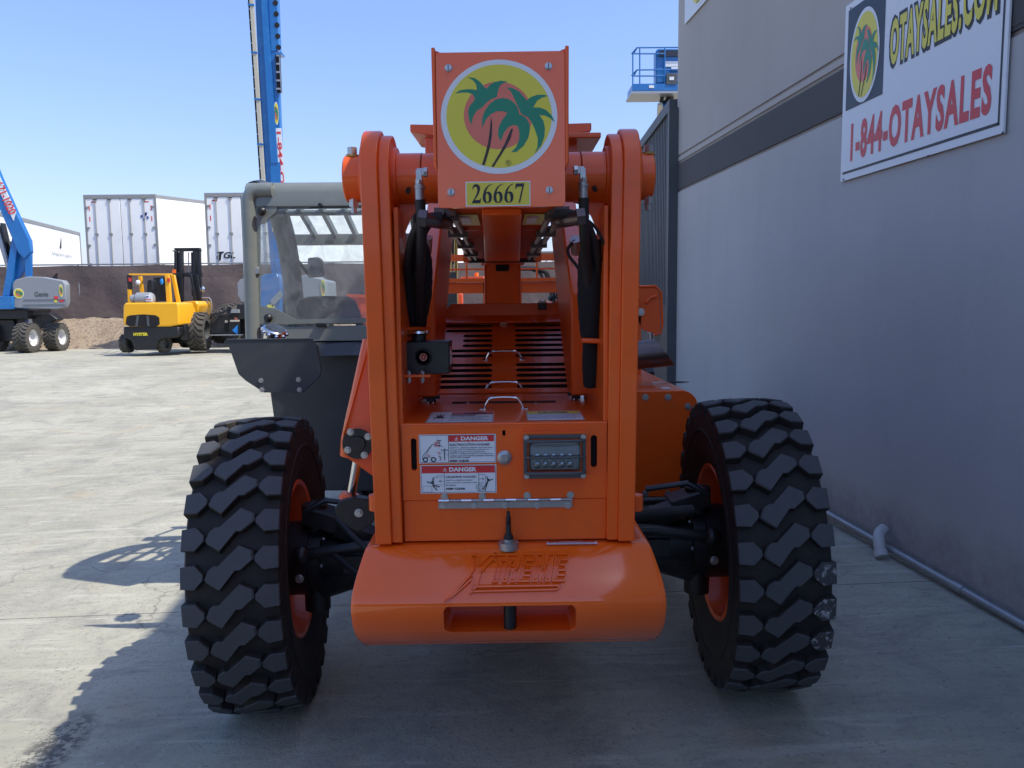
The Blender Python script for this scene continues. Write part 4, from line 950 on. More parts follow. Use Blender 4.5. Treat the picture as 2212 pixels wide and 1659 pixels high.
            mb.line([c(.315, .58), c(.20, .58), c(.175, .53), c(.175, .34), c(.20, .30), c(.315, .30)], lw * .8, F, L2); mb.line([c(.21, .59), c(.225, .64), c(.315, .64)], lw * .6, F, L2)
            mb.line([c(.31, .43), c(.25, .43)], lw, F, L2); mb.line([c(.27, .48), c(.245, .43), c(.27, .38)], lw, F, L2)
            mb.frame(X(.03), Y(.05), X(.15), Y(.26), lw * .6, F, L2)
            mb.line([c(.77, .65), c(.84, .65), c(.855, .6), c(.855, .4), c(.84, .36), c(.77, .36)], lw * .8, F, L2); mb.line([c(.775, .5), c(.83, .5)], lw, F, L2); mb.line([c(.815, .55), c(.835, .5), c(.815, .45)], lw, F, L2)
            mb.ring(*c(.775, .2), .012, .0108, F, L2); mb.ring(*c(.775, .2), .006, .005, F, L2); mb.line([c(.78, .05), c(.93, .055)], lw * .5, F, L2)
            mb.m('ink'); L = lw * 2.6
            mb.line([c(.165, .56), c(.165, .28)], L, F, L3); mb.line([c(.085, .42), c(.16, .35)], L, F, L3); mb.line([c(.16, .29), c(.25, .24)], L, F, L3); mb.line([c(.16, .29), c(.215, .12)], L, F, L3); mb.disc(*c(.15, .415), .0030, F, L3, 12)
            mb.line([c(.875, .58), c(.885, .40)], L, F, L3); mb.line([c(.885, .42), c(.95, .48)], L, F, L3); mb.line([c(.885, .42), c(.82, .12)], L, F, L3); mb.line([c(.885, .40), c(.845, .08)], L, F, L3); mb.disc(*c(.895, .47), .0030, F, L3, 12)
        return mb.build(name, par, recalc=False, smooth=False)
    def lr(F, q): (a, b), (c, d) = (hit(F, *q[0]), hit(F, *q[1])); return ((min(a, c), min(b, d)), (max(a, c), max(b, d)))
    sticker(D, lr(D, ((919, 914), (1067, 890))), 'warning_sticker', 'warn', deck)
    sticker(D, lr(D, ((1140, 909), (1251, 888))), 'caution_sticker', 'caution', deck)
    sticker(fr, lr(fr, ((906, 1001), (1071, 937))), 'danger_sticker', 'd1', door)
    sticker(fr, lr(fr, ((909, 1066), (1072, 1003))), 'danger_sticker', 'd2', door)
    # round door knob, bolts, piano hinge
    x, z = onf(1090, 988); mb = MB('steel'); mb.lathe([(0, .024), (.006, .0245), (.010, .019), (.012, .012), (.018, .011), (.018, .001)], (x, ybk, z), (0, -1, 0), 32); mb.build('door_knob', door)
    for i, px in enumerate((960, 1042, 1139, 1232)):
        x, z = onf(px, 1073 - (px - 960) * .014); mb = MB('zinc'); mb.bolt((x, ybk, z), (0, -1, 0), .0085, .009); mb.build('bolt', door)
    x0, zt_ = onf(947, 1079); x1, _ = onf(1236, 1079); zb_ = onf(947, 1099)[1]
    mb = MB('steel'); mb.box((x0, ybk - .001, zb_), (x1, ybk + .006, zt_ - .006)); n_ = 12
    for i in range(n_):
        a = x0 + (x1 - x0) * i / n_; b_ = x0 + (x1 - x0) * (i + 1) / n_; mb.m('chrome' if i % 2 == 0 else 'steel').cyl((a + .0008, ybk - .004, zt_ - .004), (b_ - .0008, ybk - .004, zt_ - .004), .0062 if i % 2 == 0 else .0052, 14)
    hg = mb.build('piano_hinge', T)
    for px in (957, 1024, 1091, 1160, 1227):
        x, z = onf(px, 1092); mb = MB('zinc'); mb.bolt((x, ybk - .001, z), (0, -1, 0), .0072, .007); mb.build('bolt', hg)
    # work light behind guard
    a, b_ = onf(1128, 1031), onf(1267, 929); mb = MB('orange'); mb.ext([(x, ybk, z) for x, z in rrect(a[0], a[1], b_[0], b_[1], .006)], (0, -.030, 0)); lb = mb.build('light_housing', T, bevel=.003)
    a, b_ = onf(1131, 1028), onf(1263, 934); yl = ybk - .032; G = F2((0, yl, 0), (1, 0, 0), (0, 0, 1))
    mb = MB('greyplastic'); t_ = .012
    mb.ext([(x, yl, z) for x, z in [(a[0], a[1]), (b_[0], a[1]), (b_[0], a[1] + t_), (a[0], a[1] + t_)]], (0, -.012, 0)); mb.ext([(x, yl, z) for x, z in [(a[0], b_[1] - t_), (b_[0], b_[1] - t_), (b_[0], b_[1]), (a[0], b_[1])]], (0, -.012, 0))
    mb.box((a[0], yl, a[1] + t_), (a[0] + .012, yl - .010, b_[1] - t_)); mb.box((b_[0] - .012, yl, a[1] + t_), (b_[0], yl - .010, b_[1] - t_))
    zc = (a[1] + b_[1]) / 2
    for zz, bow in ((b_[1] - t_ - .006, .0), (zc, .0), (a[1] + t_ + .008, .0)):
        mb.tube(spline([(a[0] + .004, yl - .004, zz), (a[0] + .02, yl - .026, zz), ((a[0] + b_[0]) / 2, yl - .032, zz), (b_[0] - .02, yl - .026, zz), (b_[0] - .004, yl - .004, zz)], 4), .0038 if zz == zc else .0055, 8)
    mb.build('light_guard', lb, bevel=.002)
    mb = MB('black'); mb.ext([(x, yl + .004, z) for x, z in rrect(a[0] + .018, a[1] + .022, b_[0] - .018, b_[1] - .022, .014)], (0, -.006, 0)); 
    mb.m('lamp'); mb.ext([(x, yl - .001, z) for x, z in rrect(a[0] + .024, a[1] + .028, b_[0] - .024, b_[1] - .028, .01)], (0, -.004, 0))
    for i in range(5):
        for j in range(2): mb.lathe([(0, .012), (.004, .010), (.006, .004), (.006, .001)], (a[0] + .045 + i * .027, yl - .005, a[1] + .045 + j * .028), (0, -1, 0), 12)
    mb.build('lamp', lb)
    mb = MB('lens'); z0_, z1_ = a[1] + .024, b_[1] - .024; mb.prism([(yl - .012 - .020 * sin(pi * i / 12), z0_ + (z1_ - z0_) * i / 12) for i in range(13)], 'X', a[0] + .020, b_[0] - .020); mb.build('lens', lb)
    for x in (a[0] + .009, b_[0] - .009):
        for z in (a[1] + .008, b_[1] - .008): mb = MB('zinc'); mb.bolt((x, yl - .012, z), (0, -1, 0), .006, .006); mb.build('bolt', lb)
    # ---- hydraulic reservoir on its bracket
    c0 = P(866, 809, 2.74); c1 = P(970, 738, 2.74); yb_ = 2.74
    mb = MB('black'); mb.box((c0.x, yb_, c0.z), (c1.x, yb_ + .16, c1.z)); ta = mb.build('fluid_reservoir', T, bevel=.004)
    q = P(905, 733, 2.80); mb = MB('black'); mb.cyl((q.x, 2.80, c1.z), (q.x, 2.80, c1.z + .030), .026, 20); mb.m('chrome').lathe([(.024, .034), (.028, .038), (.036, .036), (.038, .030), (.038, .001)], (q.x, 2.80, c1.z), (0, 0, 1), 28); mb.box((q.x - .06, 2.795, c1.z + .026), (q.x - .03, 2.805, c1.z + .032)); mb.build('filler_cap', ta)
    q = P(915, 771, yb_); mb = MB('dark'); mb.disc(q.x, q.z, .031, F2((0, yb_, 0), (1, 0, 0), (0, 0, 1)), .001); mb.m('pvc').ring(q.x, q.z, .0245, .0135, F2((0, yb_, 0), (1, 0, 0), (0, 0, 1)), .009); mb.lathe([(.0, .0245), (.009, .0245), (.009, .0135), (.004, .0125)], (q.x, yb_, q.z), (0, -1, 0), 28)
    mb.m('salmon'); mb.disc(q.x, q.z, .0125, F2((0, yb_, 0), (1, 0, 0), (0, 0, 1)), .004)
    mb.m('dark')
    for i in range(5): a_ = pi / 2 + i * 2 * pi / 5; mb.disc(q.x + .0072 * cos(a_), q.z + .0072 * sin(a_), .0034, F2((0, yb_, 0), (1, 0, 0), (0, 0, 1)), .0045, 10)
    mb.build('sight_glass', ta)
    mb = MB('white'); mb.box((c1.x + .0005, yb_ + .03, c0.z + .03), (c1.x + .0015, yb_ + .12, c1.z - .02)); mb.m('red').box((c1.x + .0014, yb_ + .03, c1.z - .035), (c1.x + .002, yb_ + .12, c1.z - .02)); mb.build('side_label', ta)
    b0 = P(832, 816, 2.68); mb = MB('orange'); mb.ext([(b0.x, 2.68, b0.z), (P(930, 817, 2.68).x, 2.68, b0.z), (P(930, 817, 2.68).x, 2.9, b0.z), (b0.x, 2.9, b0.z)], (0, 0, .008)); br_ = mb.build('reservoir_bracket', T, bevel=.002)
    for px in (883, 912):
        q = P(px, 815, 2.70); mb = MB('zinc'); mb.cyl((q.x, 2.7, b0.z - .022), (q.x, 2.7, b0.z + .022), .0045, 8); mb.cyl((q.x, 2.7, b0.z - .016), (q.x, 2.7, b0.z), .009, 6); mb.cyl((q.x, 2.7, b0.z + .008), (q.x, 2.7, b0.z + .018), .009, 6); mb.build('bolt', br_)
    # ---- hose fittings, hoses and sleeved bundles
    for s, px, py, hx in ((-1, 905, 372, 906), (1, 1258, 368, 1261)):
        mb = MB('steel'); Yh = 2.50
        a = P(px + 14 * -s if s < 0 else px - 8, py, Yh); e0 = P(px, py, Yh)
        mb.m('zinc').cyl(P(px - s * 10, py, Yh), P(px - s * 19, py, Yh), .0155, 6); mb.beam(P(px - s * 11, py, Yh), P(px + s * 4, py, Yh), .018, .022)
        mb.beam(P(px, py - 4, Yh), P(px + 1, py + 20, Yh), .018, .021); mb.cyl(P(px + 1, py + 16, Yh), P(px + 1, py + 26, Yh), .0135, 6); mb.m('steel').cyl(P(px + 1, py + 26, Yh), P(px + 2, py + 62, Yh), .0145, 16); mb.cyl(P(px + 2, py + 30, Yh), P(px + 2, py + 36, Yh), .017, 16)
        mb.build('hose_fitting', T, bevel=.001)
        mb = MB('black_matte')
        if s < 0: pts = [P(907, 430, 2.50), P(911, 500, 2.53), P(909, 560, 2.62), P(905, 620, 2.72), P(902, 690, 2.85)]
        else: pts = [P(1261, 426, 2.50), P(1262, 500, 2.53), P(1266, 560, 2.62), P(1272, 640, 2.7), P(1275, 720, 2.75)]
        mb.tube(spline(pts, 5), .0165, 12); mb.build('hydraulic_hose', T)
    for pts, r in (([P(955, 468, 2.5), P(925, 470, 2.5), P(900, 492, 2.54), P(886, 530, 2.6), P(880, 580, 2.68), P(885, 640, 2.8)], .0135),
                   ([P(952, 474, 2.52), P(930, 480, 2.55), P(912, 510, 2.6), P(900, 560, 2.68), P(896, 620, 2.8)], .0135),
                   ([P(1198, 462, 2.5), P(1235, 462, 2.5), P(1262, 478, 2.54), P(1280, 512, 2.58), P(1290, 560, 2.64), P(1288, 620, 2.72)], .0135),
                   ([P(1262, 470, 2.56), P(1285, 490, 2.58), P(1302, 520, 2.6), P(1308, 545, 2.62), P(1296, 565, 2.66)], .005),
                   ([P(1242, 520, 2.9), P(1228, 535, 2.88), P(1229, 552, 2.86), P(1244, 572, 2.84), P(1258, 592, 2.8)], .006)):
        mb = MB('black_matte'); mb.tube(spline(pts, 5), r, 12); mb.build('hydraulic_hose', T)
    def sleeve(path, name='hose_sleeve'):
        mb = MB('sleeve'); pts = spline([P(px, py, Y) for px, py, Y, r in path], 4); rs = []
        rr_ = spline([Vector((r, 0, 0)) for *_, r in path], 4)
        random.seed(len(path)); mb.tube(pts, [q.x * (1 + .10 * (random.random() - .5)) for q in rr_], 14); return mb.build(name, T, angle=50)
    sleeve([(905, 520, 2.75, .022), (908, 550, 2.76, .038), (905, 600, 2.8, .048), (902, 640, 2.85, .050), (898, 680, 2.92, .045), (896, 712, 2.98, .040)])
    sleeve([(885, 590, 2.72, .02), (884, 630, 2.78, .034), (890, 680, 2.86, .036), (893, 712, 2.95, .034)])
    sleeve([(1268, 500, 2.66, .018), (1272, 545, 2.68, .034), (1274, 600, 2.7, .042), (1274, 650, 2.72, .042), (1273, 700, 2.74, .036), (1275, 732, 2.76, .032)])
    sleeve([(1292, 520, 2.68, .018), (1296, 560, 2.7, .026), (1294, 610, 2.72, .030), (1288, 660, 2.74, .028), (1282, 700, 2.75, .03)])
    sleeve([(1274, 690, 2.78, .032), (1276, 745, 2.8, .030), (1276, 800, 2.82, .030), (1276, 832, 2.84, .028)])
    mb = MB('zinc'); mb.cyl(P(922, 512, 2.95), P(920, 545, 2.98), .022, 16); mb.cut(); mb.cyl(P(1243, 516, 2.9), P(1246, 545, 2.94), .022, 16); mb.build('sensor_connector', T)
    for a, b_ in (((868, 711, 2.75), (925, 711, 2.95)), ((1256, 735, 2.72), (1310, 737, 2.72))):
        mb = MB('orange'); mb.tube([P(*a), P(*b_)], .009, 10); mb.build('hose_guide_bar', T)
    # ---- lift cylinders between the posts (orange sloping members)
    for s in (-1, 1):
        mb = MB('orange'); mb.ext([(s * .268, y, z) for y, z in ((3.10, 1.40), (3.30, 1.40), (3.62, 1.60), (4.3, 2.10), (4.3, 2.30), (3.75, 2.26), (3.12, 1.80))], (s * .075, 0, 0)); mb.build('lift_arm', T, bevel=.008)
        mb = MB('orange'); mb.ext([(s * .36, 3.75, 1.9), (s * .36, 4.6, 2.30), (s * .36, 5.2, 2.30), (s * .36, 5.0, 1.9), (s * .36, 3.9, 1.5)], (s * .03, 0, 0)); mb.beam((s * .356, 3.8, 1.98), (s * .356, 5.0, 2.22), .012, .03); mb.build('boom_support_plate', T, bevel=.004)
    mb = MB('chrome'); mb.tube([P(1236, 560, 3.3), P(1250, 705, 3.35)], .006, 8); mb.build('grease_line', T)
    # ---- chassis underside frame and frame levelling cylinder
    mb = MB('orange'); mb.box((-.40, 2.93, .55), (.40, 6.9, .97)); mb.build('chassis', T, bevel=.01)
    mb = MB('orange')
    bk = [P(793, 732, 2.78), P(803, 730, 2.78), P(814, 1035, 2.70), P(744, 985, 2.70), P(738, 962, 2.70), P(742, 935, 2.70), P(762, 870, 2.72)]
    mb.ext(bk, (0, .03, 0)); cyb = mb.build('cylinder_mount', T, bevel=.004)
    mb = MB('orange'); mb.tube([P(799, 735, 2.86), P(768, 950, 2.80), P(764, 985, 2.80)], [.026, .052, .05], 24); mb.build('levelling_cylinder', T)
    c = P(773, 958, 2.695); mb = MB('black'); mb.lathe([(0, .053), (.006, .053), (.0065, .028), (.014, .026), (.014, .001)], c, (0, -1, 0), 32); fl = mb.build('bearing_flange', T)
    for px, py in ((757, 933), (795, 943), (751, 972), (787, 983)):
        q = P(px, py, 2.689); mb = MB('zinc'); mb.bolt(q, (0, -1, 0), .0085, .012); mb.build('bolt', fl)
    mb = MB('chrome'); mb.cyl(P(772, 990, 2.86), P(757, 1072, 2.90), .018, 20); mb.build('cylinder_rod', T)
    mb = MB('orange'); mb.tube([P(758, 1066, 2.90), P(755, 1078, 2.90)], [.032, .042], 20); mb.ball(P(754, 1084, 2.94), .034); mb.build('rod_eye', T)
    c = P(770, 1106, 2.84); mb = MB('black'); mb.ext([P(px, py, 2.84) for px, py in ((722, 1098), (735, 1082), (760, 1075), (790, 1078), (815, 1090), (818, 1110), (800, 1135), (772, 1150), (750, 1138), (728, 1118))], (0, .05, 0)); cl = mb.build('clevis_plate', T, bevel=.004)
    q = P(775, 1108, 2.838); mb = MB('zinc'); mb.bolt(q, (0, -1, 0), .011, .014); mb.build('bolt', cl)
    for (px, Y, s) in ((812, 2.66, -1), (1374, 2.66, 1)):
        q = P(px, 1085, Y); mb = MB('orange'); mb.tube([(q.x, Y, q.z - .028), (q.x, Y, q.z + .028)], .024, 18); mb.build('boss', T, bevel=.003)
    # under-chassis hoses and clutter
    for i, (pts, r) in enumerate((([(-.35, 2.9, .72), (-.55, 3.05, .80), (-.7, 3.2, .88)], .012), ([(-.35, 2.95, .64), (-.52, 3.1, .62), (-.74, 3.3, .70)], .014), ([(.36, 3.0, .92), (.6, 3.15, .90), (.78, 3.2, .90)], .024), ([(.40, 3.2, .80), (.6, 3.3, .86), (.8, 3.35, .84)], .012))):
        mb = MB('black_matte'); mb.tube(spline(pts, 5), r, 12); mb.build('axle_hose', T)
    # ---- engine side box on the right
    yb0 = 4.30; c = lambda px, py: P(px, py, yb0)
    a = c(1378, 845); r_ = c(1505, 1072); Lx, Rx = .40, r_.x; zb2, zt2 = r_.z, a.z
    mb = MB('orange'); pr = [(Lx, zb2), (Rx, zb2), (Rx, zt2 - .09)] + [(Rx - .09 + .09 * cos(radians(t)), zt2 - .09 + .09 * sin(radians(t))) for t in (15, 30, 45, 60, 75, 90)] + [(Lx, zt2)]
    mb.ext([(x, yb0, z) for x, z in pr], (0, 1.5, 0)); eb = mb.build('engine_cover', T, bevel=.005)
    mb = MB('orange'); mb.box((Lx + .3, yb0 + .2, zt2), (Rx - .2, yb0 + .75, zt2 + .006)); mb.build('access_lid', eb, bevel=.003)
    mb = MB('chrome'); q = P(1413, 822, 4.6); mb.box((q.x - .0, 4.66, zt2 + .004), (q.x + .22, 4.68, zt2 + .016)); mb.build('lid_hinge', eb)
    for px, py in ((1394, 858), (1443, 858), (1486, 878), (1394, 1066), (1443, 1066)):
        q = P(px, py, yb0); mb = MB('zinc'); mb.bolt(q, (0, -1, 0), .013, .012); mb.build('bolt', eb)
    mb = MB('white'); q = P(1440, 838, 4.36); mb.box((q.x - .02, 4.38, zt2 + .001), (q.x + .03, 4.46, zt2 + .004)); mb.build('cover_label', eb)
    mb = MB('black'); mb.tube([(.5, 4.28, zb2 - .02), (1.02, 4.26, zb2 - .01)], .025, 12); mb.build('tie_bar', T)
    # exhaust
    mb = MB('exhaust'); a = P(1330, 772, 4.55); b_ = P(1430, 762, 4.55)
    d = (b_ - a).normalized(); u = Vector((0, 1, 0)); w3 = d.cross(u); R0 = .083; n_ = 32; rows_ = []
    for (r, k, inner) in ((R0, 0, 0), (R0, 1, 0), (R0 - .004, 1, 1), (R0 - .004, 0, 1)):
        for i in range(n_):
            t = 2 * pi * i / n_; off = w3 * -cos(t) * r + u * sin(t) * r; base = a if k == 0 else b_ + d * (.055 * cos(t) + .01)
            rows_.append(base + off)
    mb.add(rows_, [(j * n_ + i, j * n_ + (i + 1) % n_, (j + 1) * n_ + (i + 1) % n_, (j + 1) * n_ + i) for j in range(3) for i in range(n_)])
    mb.build('exhaust_pipe', T)
    # ---- upper right orange lamp bracket behind the post
    mb = MB('orange'); yb3 = 5.3; pts = [P(px, py, yb3) for px, py in ((1350, 622), (1415, 620), (1424, 632), (1427, 700), (1424, 716), (1415, 720), (1390, 714), (1375, 690), (1350, 690))]
    mb.ext(pts, (0, .015, 0)); rim_ = [P(px, py, yb3) for px, py in ((1350, 620), (1416, 618), (1428, 631), (1431, 702), (1426, 720), (1412, 723))]
    mb.tube(rim_, .010, 8); rib = [P(px, py, yb3 - .01) for px, py in ((1395, 654), (1407, 642), (1418, 640))]; mb.tube(rib, .012, 8)
    mb.tube([P(px, py, yb3 - .01) for px, py in ((1378, 636), (1384, 650), (1380, 664))], .008, 8); mb.box((P(1362, 0, yb3).x, yb3, 1.0), (P(1390, 0, yb3).x, yb3 + .1, P(0, 690, yb3).z)); sh_ = mb.build('fender_bracket', T, bevel=.003)
    q = P(1384, 674, yb3 - .002); mb = MB('zinc'); mb.bolt(q, (0, -1, 0), .018, .02); mb.build('bolt', sh_)
    # ---- fork carriage at the front
    Yc = 7.75; X = lambda px: P(px, 600, Yc).x; Z = lambda py: P(1085, py, Yc).z
    mb = MB('orange')
    x0, x1 = X(953), X(1216)
    mb.box((x0, Yc, Z(563)), (x1, Yc + .06, Z(549))); mb.box((x0, Yc + .01, Z(583)), (x1, Yc + .03, Z(579)))
    mb.box((x0 - .03, Yc - .05, Z(609)), (x1 + .03, Yc + .1, Z(601))); mb.box((x0 - .02, Yc, Z(633)), (x1 + .02, Yc + .05, Z(610)))
    for px in (957, 1008, 1160, 1211): mb.box((X(px) - .010, Yc + .005, Z(603)), (X(px) + .010, Yc + .025, Z(550)))
    for px in (952, 1216): mb.box((X(px) - .02, Yc, Z(700)), (X(px) + .025, Yc + .1, Z(603)))
    mb.box((X(1043), Yc, Z(680)), (X(1048), Yc + .1, Z(603))); mb.box((X(1122), Yc, Z(680)), (X(1127), Yc + .1, Z(603)))
    mb.build('fork_carriage', T, bevel=.003)
    # ---- cab
    build_cab(T)
    # ---- black stone guard behind the cab
    yf = 4.0; out = [(484, 738), (490, 734), (668, 732), (676, 734), (683, 745), (694, 800), (691, 812), (655, 848), (570, 848), (530, 822), (515, 808), (500, 765), (494, 750), (486, 744)]
    mb = MB('cabdark'); mb.ext([P(px, py, yf) for px, py in out], (0, .012, 0)); mb.tube([P(px, py, yf) for px, py in out[1:4]], .005, 8)
    gd_ = mb.build('stone_guard', T, bevel=.003)
    for px, py in ((564, 822), (645, 820), (566, 842), (647, 842)):
        q = P(px, py, yf); mb = MB('steel'); mb.bolt(q, (0, -1, 0), .009, .009); mb.build('bolt', gd_)
    q = P(592, 722, 4.1); mb = MB('chrome'); ax = Vector((.35, -.35, 1)).normalized(); mb.lathe([(-.05, .05), (.0, .052), (.004, .06), (.03, .06), (.036, .052), (.036, .001)], q, ax, 24); 
    for i in range(10):
        a_ = 2 * pi * i / 10; uu = ax.cross(Vector((0, 0, 1))).normalized(); vv = ax.cross(uu); p = q + ax * .016 + uu * cos(a_) * .061 + vv * sin(a_) * .061; mb.ball(p, .011, 8)
    mb.build('fuel_cap', T)
    return T

def build_cab(T):
    Yb = 4.70; Yf = 6.25; c = lambda px, py, Y=Yb: P(px, py, Y)
    xl = c(523, 450).x + .0; xr = -.56
    ztop = c(600, 390).z; zw1 = c(600, 447).z; zw0 = c(600, 697).z; zb = c(600, 733).z
    # rear frame with rounded roof edge, window opening is real
    mb = MB('cabgrey')
    wl, wr = c(549, 500).x, -.60
    # rear left corner post (rounded tube section) leaning slightly
    p0 = c(543, 735); p1 = c(531, 430)
    mb.tube(spline([c(547, 735), c(543, 600), c(538, 450), c(539, 430), c(547, 416), c(562, 411), c(590, 411)], 4), .044, 16)
    mb.ext([c(548, 445), c(548, 700), c(553, 712), c(540, 735), c(534, 735), c(528, 445)], (0, .08, 0))
    post = mb.build('cab_rear_post', T, bevel=.006)
    mb = MB('cabgrey')                                        # roof rear: curved skin
    sec = [(Yb - .012, zw1), (Yb - .012, ztop - .07), (Yb + .0, ztop - .035), (Yb + .03, ztop - .010), (Yb + .08, ztop), (Yb + .24, ztop + .004), (Yb + .24, ztop - .05), (Yb + .10, ztop - .06), (Yb + .06, zw1)]
    mb.prism(sec, 'X', xl + .02, xr); mb.build('cab_roof', T, bevel=.004)
    mb = MB('cabgrey')                                        # window surround plate
    mb.ext([c(549, 447), c(549, 452), c(790, 449), c(790, 444)], (0, .04, 0)); mb.cut(); mb.ext([c(549, 700), c(556, 707), c(800, 703), c(800, 735), c(545, 738), c(545, 700)], (0, .07, 0))
    mb.build('window_surround', T, bevel=.003)
    # corner brackets of the glass, clear pane, knobs
    mb = MB('glass'); g0 = [c(551, 448), c(551, 700), c(556, 704), c(800, 700), c(800, 445)]; mb.ext(g0, (0, .006, 0)); gl = mb.build('rear_window', T, smooth=False)
    for i in range(len(mb.v)): pass
    mb = MB('cabgrey'); mb.ext([c(551, 448), c(600, 447), c(597, 458), c(585, 468), c(575, 481), c(563, 486), c(563, 660), c(580, 664), (c(600, 668)), c(620, 680), c(640, 690), c(800, 686), c(800, 697), c(551, 701)][::-1], (0, -.008, 0)); mb.build('window_frame', gl)
    for px, py in ((569, 458), (583, 687)):
        q = c(px, py); mb = MB('black'); mb.cyl(q, q + Vector((0, -.03, 0)), .016, 16); mb.ball(q + Vector((0, -.035, 0)), (.026, .022, .026), 18); mb.build('window_knob', gl)
    q = c(558, 585); mb = MB('steel'); mb.box((q.x - .012, Yb - .03, q.z - .02), (q.x + .012, Yb, q.z + .02)); mb.build('window_latch', gl, bevel=.003)
    q = c(695, 702); mb = MB('black'); mb.box((q.x - .03, Yb - .02, q.z - .012), (q.x + .03, Yb, q.z + .012)); mb.build('window_hinge', gl, bevel=.003)
    q = c(693, 444); mb = MB('black'); mb.cyl(q, q + Vector((0, -.03, 0)), .012, 10); mb.build('roof_lamp_stud', T)
    # lower body
    mb = MB('cabdark'); xlb = c(557, 895, 4.74).x
    zb2 = .62
    mb.add([(xl + .07, 4.76, zb - .02), (xr + .35, 4.76, zb - .02), (xr + .35, 4.76, zb2), (xlb + .12, 4.80, zb2), (xl + .06, 5.1, zb - .02), (xr + .35, 5.55, zb - .02), (xr + .35, 5.55, zb2), (xlb + .1, 5.55, zb2), (xl + .06, 5.55, zb - .02)],
           [(0, 3, 2, 1), (1, 2, 6, 5), (0, 1, 5, 8, 4), (3, 7, 6, 2), (0, 4, 8, 7, 3), (5, 6, 7, 8)])
    mb.build('cab_body', T, bevel=.01)
    mb = MB('cabdark'); mb.ext([c(548, 736, 4.72), c(800, 736, 4.72), c(800, 768, 4.66), c(692, 770, 4.66), c(684, 745, 4.68)], (0, .06, 0)); mb.build('cab_ledge', T, bevel=.01)
    mb = MB('dark'); mb.box((xl + .2, 4.73, c(0 + 600, 737).z), (xr + .2, 4.75, c(600, 727).z)); mb.build('cab_seal', T)
    mb = MB('black'); mb.box((xl + .25, 4.85, zb2 + .5), (xr, 5.45, zb2 + .55)); mb.build('cab_floor', T)
    # left side: sill, front pillar curving down, roof rail
    mb = MB('cabdark'); z = ztop
    mb.tube(spline([(xl + .05, Yb + .1, ztop - .05), (xl + .06, 4.95, ztop - .03), (xl + .07, 5.12, ztop - .08), (xl + .07, 5.34, ztop - .26), (xl + .07, 5.48, ztop - .55), (xl + .07, 5.56, zb)], 5), .066, 12)
    mb.tube([(xl + .06, Yb + .05, zb), (xl + .08, 5.5, zb)], .04, 10)
    mb.tube(spline([(xr, Yb + .1, ztop - .05), (xr, 4.95, ztop - .03), (xr, 5.12, ztop - .08), (xr, 5.34, ztop - .26), (xr, 5.48, ztop - .55), (xr, 5.56, zb)], 5), .042, 12)
    mb.build('cab_side_frame', T)
    # roof grille
    mb = MB('cabgrey'); ya, za = 4.93, ztop - .03; yb_, zb_ = 5.58, P(700, 518, 5.58).z
    mb.beam((xl + .08, yb_, zb_), (xr, yb_, zb_), .10, .07); mb.beam((xl + .08, ya, za), (xr, ya, za), .06, .05)
    for i in range(6): x = xl + .22 + (xr - xl - .25) * i / 5; mb.beam((x, ya, za - .0), (x, yb_, zb_ + .02), .026, .05)
    ym, zm = 5.18, (za * .58 + zb_ * .42) + .0; mb.tube([(xl + .08, ym, zm), (xr, ym, zm)], .02, 10)
    mb.build('roof_grille', T, bevel=.003)
    # seat, steering column
    Ys = 4.95; mb = MB('seat'); mb.ext([P(px, py, Ys) for px, py in ((638, 700), (640, 665), (648, 648), (665, 641), (700, 639), (745, 640), (762, 650), (772, 675), (778, 700))], (0, .10, 0)); st = mb.build('seat_back', T, bevel=.02, seg=3)
    mb = MB('seat'); q = P(705, 700, Ys); mb.box((q.x - .24, Ys + .05, 1.35), (q.x + .24, Ys + .55, 1.5)); mb.build('seat_cushion', T, bevel=.03)
    mb = MB('black'); q = P(632, 690, 5.5); mb.tube([(q.x, 5.5, 1.2), (q.x + .02, 5.4, 1.50)], .04, 12); mb.tube([Vector((q.x + .02, 5.38, 1.50)) + Vector((cos(t) * .18, sin(t) * .12, sin(t) * .12)) for t in [i * 2 * pi / 20 for i in range(21)]], .014, 8); mb.box((q.x - .1, 5.40, 1.1), (q.x + .42, 5.5, 1.5)); mb.build('steering_column', T, bevel=.01)
    # outside mirror
    mb = MB('black'); m0 = [P(px, py, 5.9) for px, py in ((664, 557), (688, 555), (696, 562), (701, 592), (697, 598), (664, 600))]; mb.ext(m0, (0, .05, 0)); mi = mb.build('mirror_housing', T, bevel=.015)
    mb = MB('chrome'); mb.ext([P(px, py, 5.895) for px, py in ((667, 561), (686, 559), (692, 566), (696, 590), (693, 595), (667, 597))], (0, .004, 0)); mb.build('mirror_glass', mi)
    mb = MB('black'); mb.tube([P(664, 590, 5.9), P(640, 560, 5.7), P(636, 620, 5.6)], .016, 8); mb.build('mirror_arm', T)
